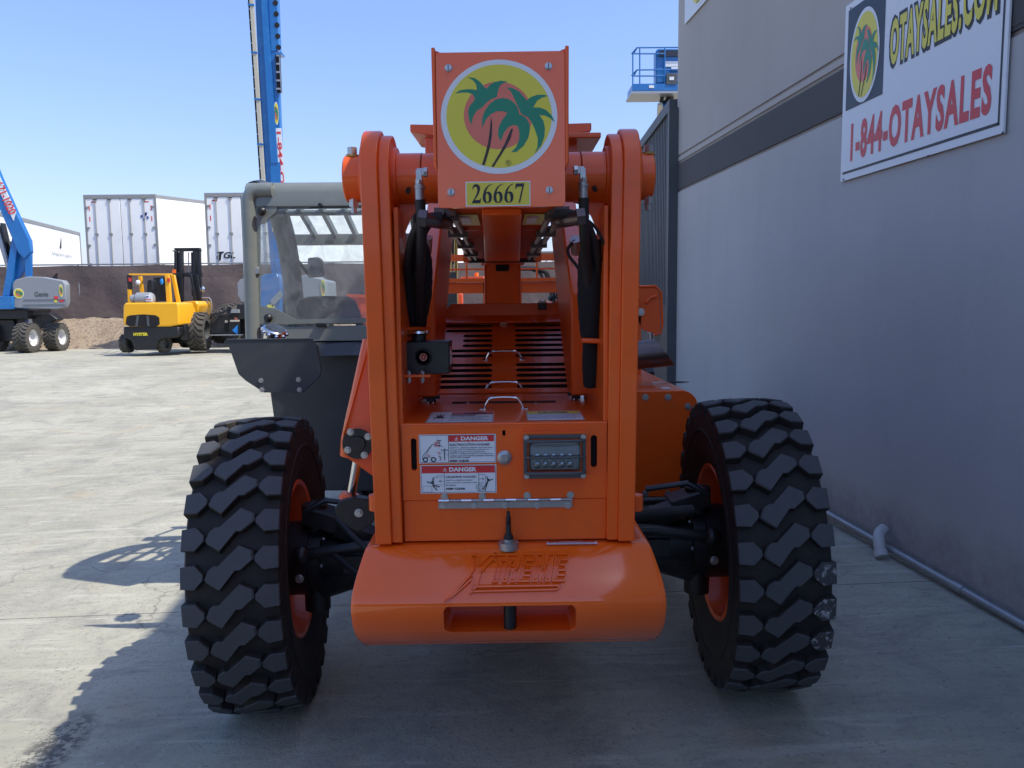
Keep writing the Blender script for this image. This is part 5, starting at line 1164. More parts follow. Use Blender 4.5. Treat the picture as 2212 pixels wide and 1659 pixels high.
# ================================================================== YARD BACKGROUND
def pbx(mb, x0, y0, x1, y1, Y, d, bev=0):
    a, b = P(x0, y1, Y), P(x1, y0, Y); return mb.box((a.x, Y, a.z), (b.x, Y + d, b.z))
def pex(mb, pts, Y, d, slant=(0, 0)):
    return mb.ext([P(x, y, Y) for x, y in pts], (slant[0], d, slant[1]))
def simple_wheel(root, cx, cy, cz, R, W, rimmat, name='wheel', yaw=0.0, N=22, dual=True, side=1):
    """chevron-lugged industrial tyre with a dished rim facing `side`"""
    loc = Matrix.Translation((cx, cy, cz)) @ Matrix.Rotation(yaw, 4, 'Z'); hw = W / 2; rb = R * .94; rr = R * .56
    mb = MB(rimmat); s = side
    mb.lathe([(s * hw * .95, rr), (s * hw * .6, rr * .93), (s * hw * .1, rr * .9), (s * hw * .05, rr * .45), (s * hw * .2, rr * .35), (s * hw * .2, .001)], (0, 0, 0), (1, 0, 0), 28)
    for i in range(8): a = i * pi / 4; p = Vector((s * hw * .08, cos(a) * rr * .6, sin(a) * rr * .6)); mb.m('steel').cyl(p, p + Vector((s * .02, 0, 0)), .018, 6)
    mb.v = [loc @ v for v in mb.v]; h = mb.build(name, root, angle=40)
    mb = MB('rubber_dust'); mb.lathe([(-hw * .95, rr), (-hw, R * .8), (-hw * .92, rb * .97), (0, rb), (hw * .92, rb * .97), (hw, R * .8), (hw * .95, rr), (hw * .8, rr * .96)], (0, 0, 0), (1, 0, 0), 40)
    for i in range(N):
        for sg in (-1, 1):
            a0 = 2 * pi * (i + (.5 if sg > 0 else 0)) / N; da = 2 * pi / N * .28
            pr = []
            for (u, k) in ((0.03, 1.0), (.45, .2), (.98, .0)):
                for e in (-1, 1): pr.append((sg * u * hw, a0 + k * 2 * pi / N * .9 + e * da * .9))
            v = []
            for (u, a) in pr:
                edge = abs(u) > hw * .9
                for r in (rb - .02, R * (.985 if edge else 1)): v.append((u, -r * cos(a), r * sin(a)))
            f = []
            for q in range(2):
                b = q * 4; f += [(b + 1, b + 3, b + 7, b + 5), (b, b + 1, b + 5, b + 4), (b + 2, b + 6, b + 7, b + 3)]
            f += [(8, 9, 11, 10), (0, 2, 3, 1)]
            mb.add(v, f)
    mb.v = [loc @ v for v in mb.v]; mb.build('tyre', h, recalc=False, angle=30)
    return h
def decal(par, px, py, r, Y, ry=None, name='palm_decal'):
    q = P(px, py, Y); fr = F2((q.x, Y, q.z), (1, 0, 0), (0, 0, 1)); mb = MB('white'); k = (ry or r)
    mb.disc(0, 0, r, fr, .004, 28, k); mb.m('yellow').disc(0, 0, r * .9, fr, .008, 28, k * .9); mb.m('salmon').disc(0, 0, r * .58, fr, .012, 28, k * .58); mb.m('green')
    for l in LEAF: mb.poly([(x * r, y * k) for x, y in l], fr, .016)
    return mb.build(name, par, recalc=False, smooth=False)

def build_fence():
    Yf = FY(0); L = Vector((-8, Yf, 0)); f = thing('screened_fence', 'long chain-link fence covered with brown mesh windscreen along the back of the yard', 'fence', L)
    zt = P(200, 573, Yf).z; zb = P(200, 688, Yf).z
    mb = MB('screen'); n = 240; nz = 8; v = []
    random.seed(5)
    xs = [-33 + 62 * i / n for i in range(n + 1)]
    for j in range(nz + 1):
        for i, x in enumerate(xs):
            t = j / nz; sag = .035 * abs(sin(x * 1.03)) * (1 if j in (0, nz) else 0)
            v.append((x, Yf + .05 * sin(x * 2.1 + t * 2) * sin(t * pi) + .03 * sin(x * 5.3) * sin(t * pi), zb + (zt - zb) * t + (sag if j == 0 else -sag)))
    mb.add(v, [(j * (n + 1) + i, j * (n + 1) + i + 1, (j + 1) * (n + 1) + i + 1, (j + 1) * (n + 1) + i) for j in range(nz) for i in range(n)])
    mb.build('windscreen_mesh', f, recalc=False, angle=70)
    mb = MB('steel'); mb.cyl((-33, Yf + .04, zt + .03), (29, Yf + .04, zt + .03), .025, 8)
    for x in range(-33, 30, 3): mb.cyl((x, Yf + .08, zb - .5), (x, Yf + .08, zt + .05), .03, 8)
    mb.build('fence_frame', f)
    mb = MB('cream'); q = P(330, 688, Yf - .4); mb.box((q.x - .6, Yf - .45, q.z - .03), (q.x + 1.9, Yf - .38, q.z + .03)); tag(mb.build('loose_pipe'), 'long pale pipe lying on the dirt bank below the fence', 'pipe')

def trailer(name, label, px0, px1, pyt, Y, length, dirx, doors=True, wall_r=True, H=2.9):
    a = P(px0, pyt, Y); b = P(px1, pyt, Y); z1 = a.z; z0 = z1 - H; W_ = b.x - a.x
    L = Vector(((a.x + b.x) / 2, Y, 0)); t = thing(name, label, 'trailer', L, 'white box trailers parked beyond the fence')
    mb = MB('trailer'); back = Vector((dirx * length, length, 0))
    mb.ext([(a.x, Y, z0), (b.x, Y, z0), (b.x, Y, z1), (a.x, Y, z1)], back); mb.build('box_body', t, smooth=False)
    mb = MB('trailer_trim'); mb.box((a.x - .02, Y - .05, z1 - .10), (b.x + .02, Y, z1 + .03)); mb.box((a.x - .02, Y - .05, z0), (a.x + .05, Y, z1 - .1)); mb.box((b.x - .05, Y - .05, z0), (b.x + .02, Y, z1 - .1))
    mb.ext([(b.x + .0, Y, z1 - .10), (b.x + .012, Y, z1 - .10), (b.x + .012, Y, z1 + .02), (b.x, Y, z1 + .02)], back)
    mb.box((a.x, Y - .1, z0 - .12), (b.x, Y + .3, z0)); mb.build('rear_frame', t, smooth=False)
    if doors:
        xm = (a.x + b.x) / 2
        for s, x0, x1 in ((-1, a.x + .05, xm - .01), (1, xm + .01, b.x - .05)):
            mb = MB('trailer'); mb.box((x0, Y - .03, z0 + .02), (x1, Y - .001, z1 - .12)); d = mb.build('door', t, bevel=.01)
            mb = MB('trailer_trim')
            for fx in (.30, .72) if s > 0 else (.28, .70):
                x = x0 + (x1 - x0) * (1 - fx if s > 0 else fx); 
                mb.cyl((x, Y - .06, z0), (x, Y - .06, z1 - .06), .016, 8)
                for zz in (z1 - .2, (z0 + z1) / 2, z1 - .16): mb.box((x - .06, Y - .075, zz), (x + .06, Y - .03, zz + .07))
            ex = x0 if s < 0 else x1
            for zz in (.12, .36, .58, .84): z = z0 + (z1 - z0) * zz; mb.box((ex - .10 * (s > 0), Y - .06, z), (ex + .10 * (s < 0) + .0, Y - .03, z + .07))
            mb.build('lock_rod', d)
            mb = MB('red'); 
            for k in range(2): mb.cut(); z = z1 - .55 - .4 * k; xx = ex + (.10 if s < 0 else -.14); mb.box((xx, Y - .035, z), (xx + .035, Y - .03, z + .18))
            mb.box((ex + (.2 if s < 0 else -.38), Y - .035, z1 - .26), (ex + (.38 if s < 0 else -.2), Y - .03, z1 - .22)); mb.build('reflector', d)
        mb = MB('dark'); mb.box((xm - .008, Y - .02, z0), (xm + .008, Y - .015, z1 - .1)); mb.build('door_gap', t)
    return t, a, b, z0, z1, back
def side_panel_frame(b, back, z): d = back.normalized(); return F2((b.x, b.y, z), d, (0, 0, 1))

def build_trailers():
    t, a, b, z0, z1, bk = trailer('box_trailer', 'white box trailer with closed double doors, standing between the other two on the left', 182, 336, 423, 30, 15, .62)
    q = P(312, 470, 30); mb = MB('navyblue')
    for i, (x, z) in enumerate(((-.12, 0), (.02, .06), (-.03, -.12), (.10, -.05), (.05, .1))): mb.box((q.x + x, 29.955, q.z + z), (q.x + x + .07, 29.965, q.z + z + .09))
    mb.build('company_mark', t)
    # far-left trailer: its long side runs away behind the blue lift
    Y0 = 29.0
    t2 = thing('box_trailer', 'white box trailer seen along its side behind the blue boom lift hood at far left', 'trailer', (-24, 32, 0), 'white box trailers parked beyond the fence')
    p0, p1 = P(-60, 458, 29), P(172, 505, 37.5); mb = MB('trailer')
    zt, zb = 4.9, 1.6; A = Vector((p0.x - 0, 29, 0)); B = Vector((P(172, 505, 40).x, 40, 0)); zt = P(172, 503, 40).z; n = Vector((-(B - A).y, (B - A).x, 0)).normalized() * 2.5
    q = [A, B, B + n, A + n]; mb.ext([(v.x, v.y, zb) for v in q], (0, 0, zt - zb)); mb.build('box_body', t2, smooth=False)
    mb = MB('trailer_trim'); d = (B - A).normalized(); mb.ext([A - n * .01, B - n * .01, B, A], (0, 0, .14)); mb.v = [v + Vector((0, 0, zt - .12)) for v in mb.v]; mb.ext([B - n * .012 - d * .08 + Vector((0, 0, zb)), B - n * .012 + Vector((0, 0, zb)), B + Vector((0, 0, zb)), B - d * .08 + Vector((0, 0, zb))], (0, 0, zt - zb)); mb.build('top_rail', t2, smooth=False)
    Lt = (B - A).length; fr = F2(A - n * .008, d, (0, 0, 1)); mb = MB('trailer_trim')
    for i, tx in enumerate(('1-215-302-8722', '+1 619 710-9223')): mb.text(tx, Lt - 4.0, zt - 2.55 - i * .3, Lt - 2.1, zt - 2.38 - i * .3, fr, .01, .01)
    mb.text('Refrigerated Logistics', Lt - 3.9, zt - 1.35, Lt - 1.4, zt - 1.15, fr, .01, 0); mb.m('dark'); mb.poly([(Lt - 2.9, zt - .95), (Lt - 2.6, zt - .35), (Lt - 2.7, zt - .95)], fr, .01); mb.build('lettering', t2, recalc=False, smooth=False)
    # right trailer with company lettering, partly behind the cab post
    t3, a, b, z0, z1, bk = trailer('box_trailer', 'white box trailer with TGL lettering on its left door, behind the cab post', 443, 596, 419, 29, 15, .5)
    fr = F2((0, 28.96, 0), (1, 0, 0), (0, 0, 1)); q0, q1 = P(469, 560, 28.96), P(508, 544, 28.96)
    mb = MB('ink'); k = q1.x - q0.x; h = q1.z - q0.z
    mb.text('GL', q0.x + k * .36, q0.z + h * .1, q1.x, q1.z, fr, .004, .03, 0, .3)
    mb.poly([(q0.x + .04 * k, q1.z + h * .05), (q0.x + .42 * k, q1.z + h * .05), (q0.x + .36 * k, q1.z - .18 * h), (q0.x + .26 * k, q1.z - .18 * h), (q0.x + .2 * k, q0.z - .15 * h), (q0.x + .06 * k, q0.z - .2 * h), (q0.x + .14 * k, q1.z - .18 * h), (q0.x + .0 * k, q1.z - .18 * h)], fr, .004)
    mb.ring(q0.x + .08 * k, q0.z + .25 * h, .28 * h, .18 * h, fr, .005); mb.m('trailer_trim').text('Logistics, Inc', q0.x + .25 * k, q0.z - .45 * h, q1.x - .1 * k, q0.z - .15 * h, fr, .004)
    mb.m('ink').text('1570', P(552, 0, 28.96).x, P(560, 557, 28.96).z, P(585, 0, 28.96).x, P(560, 546, 28.96).z, fr, .004, .02)
    mb.m('trailer_trim'); 
    for i in range(6): mb.rect(P(562 + i * 3, 0, 28.96).x, P(570, 571, 28.96).z, P(564 + i * 3, 0, 28.96).x, P(570, 563, 28.96).z, fr, .004)
    mb.build('company_lettering', t3, recalc=False, smooth=False)
    # white moving-van trailer with shield emblem seen through the cab roof grille
    Y4 = 34; a, b = P(704, 480, Y4), P(965, 480, Y4); t4 = thing('box_trailer', 'white moving trailer with blue shield and red stripes lettering, seen through the cab roof bars', 'trailer', ((a.x + b.x) / 2, Y4, 0), 'white box trailers parked beyond the fence')
    mb = MB('trailer'); mb.box((a.x, Y4, 1.5), (b.x, Y4 + 2.6, a.z)); mb.build('box_body', t4, bevel=.03)
    mb = MB('trailer_trim'); mb.box((a.x - .03, Y4 - .02, a.z - .06), (b.x, Y4, a.z + .03)); mb.box((a.x - .03, Y4 - .02, 1.5), (a.x + .04, Y4, a.z)); mb.build('rear_frame', t4)
    g = F2((0, Y4, 0), (1, 0, 0), (0, 0, 1)); X = lambda p: P(p, 500, Y4).x; Z = lambda p: P(750, p, Y4).z
    mb = MB('navyblue'); mb.disc(X(770), Z(488), .11, g, .006, 16, .13); mb.line([(X(757), Z(485)), (X(764), Z(491)), (X(770), Z(494)), (X(776), Z(491)), (X(783), Z(485))], .03, g, .006)
    mb.poly([(X(748), Z(510)), (X(755), Z(504)), (X(770), Z(502)), (X(785), Z(504)), (X(792), Z(510)), (X(788), Z(516)), (X(752), Z(516))], g, .006); mb.m('white').text('MIDWEST', X(754), Z(513), X(786), Z(508), g, .01, .02)
    mb.m('red').text('VAN LINES', X(730), Z(528), X(800), Z(521), g, .006, .01); 
    for i in range(8): mb.rect(X(748 + i * 6), Z(538 + (4 if 1 < i < 6 else 0)), X(751 + i * 6), Z(531), g, .006)
    mb.build('emblem_lettering', t4, recalc=False, smooth=False)
    # low tan building and roofs further back, seen through the frame gap
    Yb = 60; bt = thing('far_building', 'low tan flat-roofed building far behind the fence', 'building', (P(1150, 600, Yb).x, Yb, 0)); mb = MB('roof_tan'); pbx(mb, 600, 546, 1330, 640, Yb, 8); mb.build('wall', bt); mb = MB('trailer_trim'); pbx(mb, 598, 544, 1332, 548, Yb - .1, 8.2); mb.build('roof_edge', bt)
    Yc = 45; mb = MB('trailer'); pex(mb, [(1128, 566), (1140, 556), (1200, 553), (1208, 572), (1128, 575)], Yc, 3); mb.m('steel'); 
    for i in range(5): pex(mb, [(1135 + i * 14, 566), (1142 + i * 14, 557), (1144 + i * 14, 557), (1138 + i * 14, 567)], Yc - .05, .05)
    tag(mb.build('covered_truck'), 'pale covered truck roof seen between the carriage bars right of the boom nose', 'truck')
    q = P(1031, 540, 48); mb = MB('cream'); mb.cyl((q.x, 48, 0), (q.x, 48, P(1031, 520, 48).z), .12, 8); mb.box((q.x - .8, 47.95, P(1031, 527, 48).z), (q.x + .4, 48.05, P(1031, 524, 48).z)); tag(mb.build('utility_pole'), 'distant utility pole seen between the boom hoses left of the boom nose', 'utility pole')

def build_left_lift():
    Y = 25.0; t = thing('boom_lift', 'blue boom lift with grey engine hood carrying two palm decals at the far left', 'boom lift', (P(60, 700, Y).x, Y, gz(-14, 25)))
    # engine hood
    mb = MB('liftgrey'); h = [(28, 665), (27, 612), (33, 604), (60, 597), (90, 598), (112, 602), (135, 606), (141, 615), (142, 652), (138, 664), (115, 668)]
    pex(mb, h, Y, .28); hd = mb.build('engine_hood', t, bevel=.06, seg=3)
    mb = MB('liftgrey'); pbx(mb, 50, 656, 147, 658, Y - .02, .02); mb.cut(); pbx(mb, 50, 646, 147, 647.2, Y - .02, .02); mb.build('hood_rib', hd)
    decal(hd, 40.5, 634, .165, Y - .005); decal(hd, 132, 628, .07, Y - .005, .20)
    q0, q1 = P(75, 641, Y), P(104, 630, Y); mb = MB('greyplastic'); mb.text('Genie', q0.x, q0.z, q1.x, q1.z, F2((0, Y, 0), (1, 0, 0), (0, 0, 1)), .006, .02); mb.build('embossed_name', hd, recalc=False, smooth=False)
    mb = MB('red'); pbx(mb, 117, 640, 125, 646, Y - .01, .01); mb.cut(); pbx(mb, 128, 648, 138, 652, Y - .01, .01); mb.cut(); mb.m('yellow'); pbx(mb, 117, 648, 123, 653, Y - .01, .01); mb.build('hood_label', hd)
    mb = MB('black'); pex(mb, [(110, 603), (117, 595), (121, 590), (121, 600), (118, 604)], Y + .4, .1); mb.build('exhaust_stack', t)
    # turntable riser and boom
    mb = MB('blue'); pex(mb, [(0, 668), (26, 668), (30, 615), (56, 580), (60, 510), (48, 500), (34, 500), (16, 640), (0, 655)], Y + .2, .15)
    pex(mb, [(5, 640), (20, 640), (42, 505), (28, 500)], Y + .05, .25); pex(mb, [(-20, 668), (27, 668), (27, 640), (-20, 640)], Y - .1, .9); pex(mb, [(54, 515), (66, 520), (66, 615), (54, 625)], Y + .05, .12); mb.build('turntable_riser', t, bevel=.02)
    mb = MB('black'); pex(mb, [(0, 480), (14, 540), (8, 560), (-6, 520)], Y + .3, .3); pex(mb, [(40, 535), (52, 530), (54, 580), (40, 590)], Y + .5, .3); pex(mb, [(18, 520), (34, 560), (24, 600), (12, 580)], Y + .4, .3); mb.build('hydraulic_gear', t, bevel=.02)
    mb = MB('steel'); mb.cyl(P(-8, 490, Y + .3), P(22, 590, Y + .3), .07, 12); mb.build('lift_cylinder', t)
    mb = MB('blue'); pex(mb, [(-70, 300), (-30, 305), (2, 385), (38, 465), (64, 520), (66, 545), (52, 560), (38, 545), (0, 455), (-70, 330)], Y, .18); 
    bm_ = mb.build('boom', t, bevel=.03)
    mb = MB('white'); pex(mb, [(-38, 310), (2, 388), (34, 458), (29, 477), (-2, 412), (-42, 330)], Y - .02, .02); bn = mb.build('lettering_band', bm_)
    p0, p1 = P(0, 405, Y - .03), P(27, 463, Y - .03); d = (p1 - p0); fr = F2(p0, (d.x, 0, d.z), (-d.z, 0, d.x)); L = d.length
    mb = MB('red'); mb.text('671-1020', -.16, -.11, L * .98, .16, fr, .004, .02); mb.build('phone_lettering', bm_, recalc=False, smooth=False)
    # chassis and wheels
    mb = MB('black'); pbx(mb, -40, 668, 60, 690, Y + .25, 1.3); pex(mb, [(-10, 690), (45, 680), (105, 676), (125, 690), (60, 725), (-10, 725)], Y + .6, .4); pbx(mb, -40, 690, 30, 738, Y + .5, 1.2); mb.build('chassis', t, bevel=.03)
    mb = MB('white'); q0 = P(48, 705, Y + .2); mb.box((q0.x - .12, Y + .58, q0.z - .1), (q0.x + .1, Y + .6, q0.z + .25)); mb.m('navyblue').box((q0.x - .12, Y + .575, q0.z + .1), (q0.x - .02, Y + .58, q0.z + .25)); mb.build('flag_decal', t)
    def w(px, pyb, pyt, Yw, r_x): 
        b = P(px, pyb, Yw); tp = P(px, pyt, Yw); R = (tp.z - b.z) / 2; b.z = gz(b.x, Yw) - .01; simple_wheel(t, b.x, Yw + R * .0, b.z + R, R, .42, 'whiterim', yaw=.0)
    w(61, 750, 684, 24.7, 0); w(123, 741, 679, 25.6, 0); w(-10, 746, 682, 25.6, 0)

def build_forklift():
    Y = 22.3; t = thing('forklift', 'yellow and black forklift with a grey gas cylinder on its back and its mast raised', 'forklift', (P(325, 750, Y).x, Y + 1, gz(-10, 22.3)))
    yel, blk = 'fyellow', 'black'
    # rear counterweight, seen from the rear and slightly from its right
    mb = MB(yel); pex(mb, [(266, 702), (265, 690), (266, 660), (270, 654), (383, 653), (386, 660), (387, 702), (366, 706), (283, 706)], Y, 1.1); mb.build('counterweight', t, bevel=.05, seg=3)
    mb = MB(blk); pex(mb, [(266, 706), (387, 706), (387, 724), (378, 730), (350, 731), (341, 738), (338, 755), (290, 757), (284, 738), (266, 726)], Y + .02, 1.1); mb.build('lower_casting', t, bevel=.04)
    mb = MB('dark'); mb.ext([P(x, y, Y) for x, y in [(274, 684), (282, 681), (310, 679), (336, 681), (344, 686), (345, 700), (338, 706), (280, 705), (272, 700)]], (0, -.012, 0)); mb.build('grille_opening', t)
    mb = MB('greyplastic'); pex(mb, [(295, 682), (300, 682), (297, 705), (292, 705)], Y - .02, .01); mb.cut(); pex(mb, [(316, 682), (321, 682), (323, 705), (318, 705)], Y - .02, .01); mb.build('grille_bar', t)
    a, b_ = P(289, 725.5, Y + .02), P(320, 718.5, Y + .02); mb = MB('yellow'); mb.text('HYSTER', a.x, a.z, b_.x, b_.z, F2((0, Y + .01, 0), (1, 0, 0), (0, 0, 1)), .006, .05); mb.build('name_lettering', t, recalc=False, smooth=False)
    mb = MB(yel)                                              # side panel with step opening
    pex(mb, [(366, 706), (366, 656), (385, 653), (392, 668), (400, 700), (396, 711)], Y + .45, 1.0); mb.build('side_panel', t, bevel=.03)
    mb = MB(blk); pbx(mb, 330, 706, 420, 742, Y + .9, 1.0); pex(mb, [(393, 700), (398, 700), (402, 735), (390, 735)], Y + .3, .3); mb.build('frame', t, bevel=.02)
    # overhead guard
    mb = MB(yel); mb.beam(P(279, 593, Y + .5), P(372, 593, Y + .5), .08, .05); mb.beam(P(362, 594, Y + .45), P(366, 655, Y + .45), .12, .12); mb.beam(P(374, 594, Y + .7), P(388, 665, Y + .7), .10, .10); mb.beam(P(279, 594, Y + .5), P(281, 654, Y + .5), .08, .12); mb.beam(P(303, 597, Y + 1), P(308, 640, Y + 1), .10, .08)
    mb.m(blk); mb.beam(P(279, 594, Y + .5), P(281, 625, Y + .5), .09, .13); mb.beam(P(383, 590, Y + 2.2), P(412, 592, Y + 2.2), .06, .06); mb.beam(P(412, 592, Y + 2.2), P(424, 655, Y + 2.2), .07, .07)
    for k in range(4): mb.beam(P(292 + 18 * k, 594, Y + .6), P(312 + 20 * k, 592, Y + 2.1), .05, .03)
    mb.build('overhead_guard', t, bevel=.01)
    mb = MB(blk); pex(mb, [(330, 600), (350, 598), (362, 600), (362, 650), (330, 650)], Y + 1.6, .1); mb.build('dashboard', t, bevel=.03); mb = MB(blk); mb.ext([P(x, y, Y + .8) for x, y in ((318, 605), (328, 604), (334, 652), (316, 652))], (0, .3, 0)); mb.build('operator_seat', t, bevel=.03)
    mb = MB('liftgrey'); c0, c1 = P(284, 648, Y + .25), P(337, 650, Y + .25); c0.z += .03; c1.z = c0.z; mb.lathe([(0, .001), (0, .10), (.02, .12), (.14, .12), (.145, .15), (.18, .18), (.56, .18), (.62, .14), (.66, .05), (.66, .001)], c0, (1, 0, 0), 24); tk = mb.build('gas_cylinder', t)
    q = P(319, 645, Y + .07); mb = MB('white'); mb.box((q.x - .05, Y + .06, q.z - .08), (q.x + .14, Y + .068, q.z + .1)); mb.m('red').box((q.x - .04, Y + .05, q.z - .03), (q.x + .1, Y + .058, q.z - .01)); mb.m('navyblue').box((q.x - .03, Y + .05, q.z + .03), (q.x + .03, Y + .058, q.z + .07)); mb.build('cylinder_label', tk)
    mb = MB('white'); q = P(298, 610, Y + .5); mb.ball(q, (.07, .05, .07)); mb.build('work_lamp', t)
    mb = MB('red'); pbx(mb, 278, 600, 282, 608, Y + .42, .04); mb.cut(); pbx(mb, 361, 601, 366, 609, Y + .36, .04); mb.build('tail_lamp', t)
    # mast
    Ym = Y + 2.6; mb = MB(blk)
    for x in (381, 392, 421, 430): mb.beam(P(x, 541, Ym), P(x + 2, 740, Ym), .09, .16)
    pbx(mb, 376, 535, 430, 540, Ym - .05, .2); pbx(mb, 372, 540, 434, 543, Ym - .05, .1); pbx(mb, 376, 588, 432, 598, Ym - .05, .2); mb.cyl(P(386, 545, Ym), P(386, 640, Ym), .04, 8); mb.cyl(P(415, 545, Ym), P(417, 640, Ym), .04, 8)
    mb.m('steel').beam(P(407, 545, Ym + .1), P(409, 700, Ym + .1), .03, .03); mb.build('mast', t, bevel=.01)
    mb = MB('beacon'); pbx(mb, 372, 582, 377, 590, Ym - .3, .1); mb.build('beacon', t)
    mb = MB(blk); pex(mb, [(412, 600), (426, 592), (440, 690), (426, 690)], Ym - .3, .1); mb.beam(P(436, 625, Ym), P(441, 625, Ym), .1, .1); mb.m('chrome').ball(P(438, 625, Ym - .1), (.07, .06, .1)); mb.build('mirror_bracket', t)
    for px, R_, Yw in ((276, .27, Y + .35), (355, .27, Y + .35)):
        b = P(px, 762, Yw); simple_wheel(t, b.x, Yw, b.z + R_, R_, .22, 'greyplastic', yaw=-.12, N=16)
    b = P(400, 752, Y + 1.9); simple_wheel(t, b.x, Y + 2.1, b.z + .4, .4, .3, 'fyellow', N=18)
    decal(t, 373.5, 648.5 + 26, .05, Y + .44, .16)
    mb = MB('paleblue'); q = P(349, 608, Y + .9); mb.ball(q, (.05, .03, .1)); mb.build('blue_lamp', t)

def build_yard_machine():
    # amber-bodied telehandler parked beyond the forklift, big lugged front tyre and black attachment frame
    Y = 23.6; t = thing('telehandler', 'distant amber telehandler with a large dusty lugged tyre, just right of the yellow forklift', 'telehandler', (P(440, 740, Y).x, Y, gz(-9, 23.6)))
    mb = MB('fyellow'); pex(mb, [(392, 652), (424, 650), (430, 658), (428, 676), (416, 700), (398, 718), (388, 712), (388, 668)], Y + .3, 1.2); mb.build('fender_body', t, bevel=.04)
    b = P(432, 757, Y); R = (P(432, 674, Y).z - b.z) / 2; simple_wheel(t, b.x, Y, b.z + R, R, .5, 'greyplastic', yaw=.12, N=20)
    b = P(478, 730, Y + 3); simple_wheel(t, b.x + .3, Y + 3.2, b.z + .55, .6, .5, 'black', yaw=-.25, N=22)
    mb = MB('black'); pex(mb, [(452, 722), (455, 700), (470, 684), (500, 676), (514, 672), (518, 680), (519, 722)], Y - .2, .5); mb.build('attachment_frame', t, bevel=.03)
    mb = MB('steel'); pbx(mb, 455, 722, 524, 725, Y - .3, .5); mb.build('fork_frame', t); mb = MB('cream'); mb.m('cream'); pbx(mb, 497, 691, 515, 695, Y - .3, .1); mb.cut(); mb.m('liftgrey'); pex(mb, [(498, 676), (500, 668), (514, 668), (515, 676)], Y - .35, .4); mb.cut(); mb.m('dark'); mb.ext([P(x, y, Y - .22) for x, y in ((486, 698), (493, 696), (494, 716), (488, 718), (482, 710))], (0, .01, 0)); mb.build('control_valve', t)
    mb = MB('paleblue'); mb.ext([P(x, y, Y - .21) for x, y in ((502, 713), (514, 702), (514, 724))], (0, -.02, 0)); mb.build('blue_triangle_marker', t)
    mb = MB('cream'); pbx(mb, 486, 692, 492, 697, Y - .22, .01); mb.m('salmon'); pbx(mb, 506, 686, 512, 690, Y - .22, .01); mb.build('frame_label', t)
    mb = MB('black'); mb.tube(spline([P(452, 690, Y - .4), P(458, 680, Y - .4), P(475, 676, Y - .4), P(488, 672, Y - .4)], 4), .03, 8); mb.tube(spline([P(454, 710, Y - .4), P(455, 695, Y - .4), P(470, 682, Y - .4), P(496, 680, Y - .4)], 4), .03, 8); mb.build('hydraulic_hose', t)
    mb = MB('steel'); mb.tube([P(436, 643, Y + 1), P(452, 643, Y + 1), P(457, 650, Y + 1), P(457, 690, Y + 1)], .02, 8); mb.tube([P(447, 644, Y + 1), P(447, 680, Y + 1)], .015, 8); mb.build('ladder_rail', t)

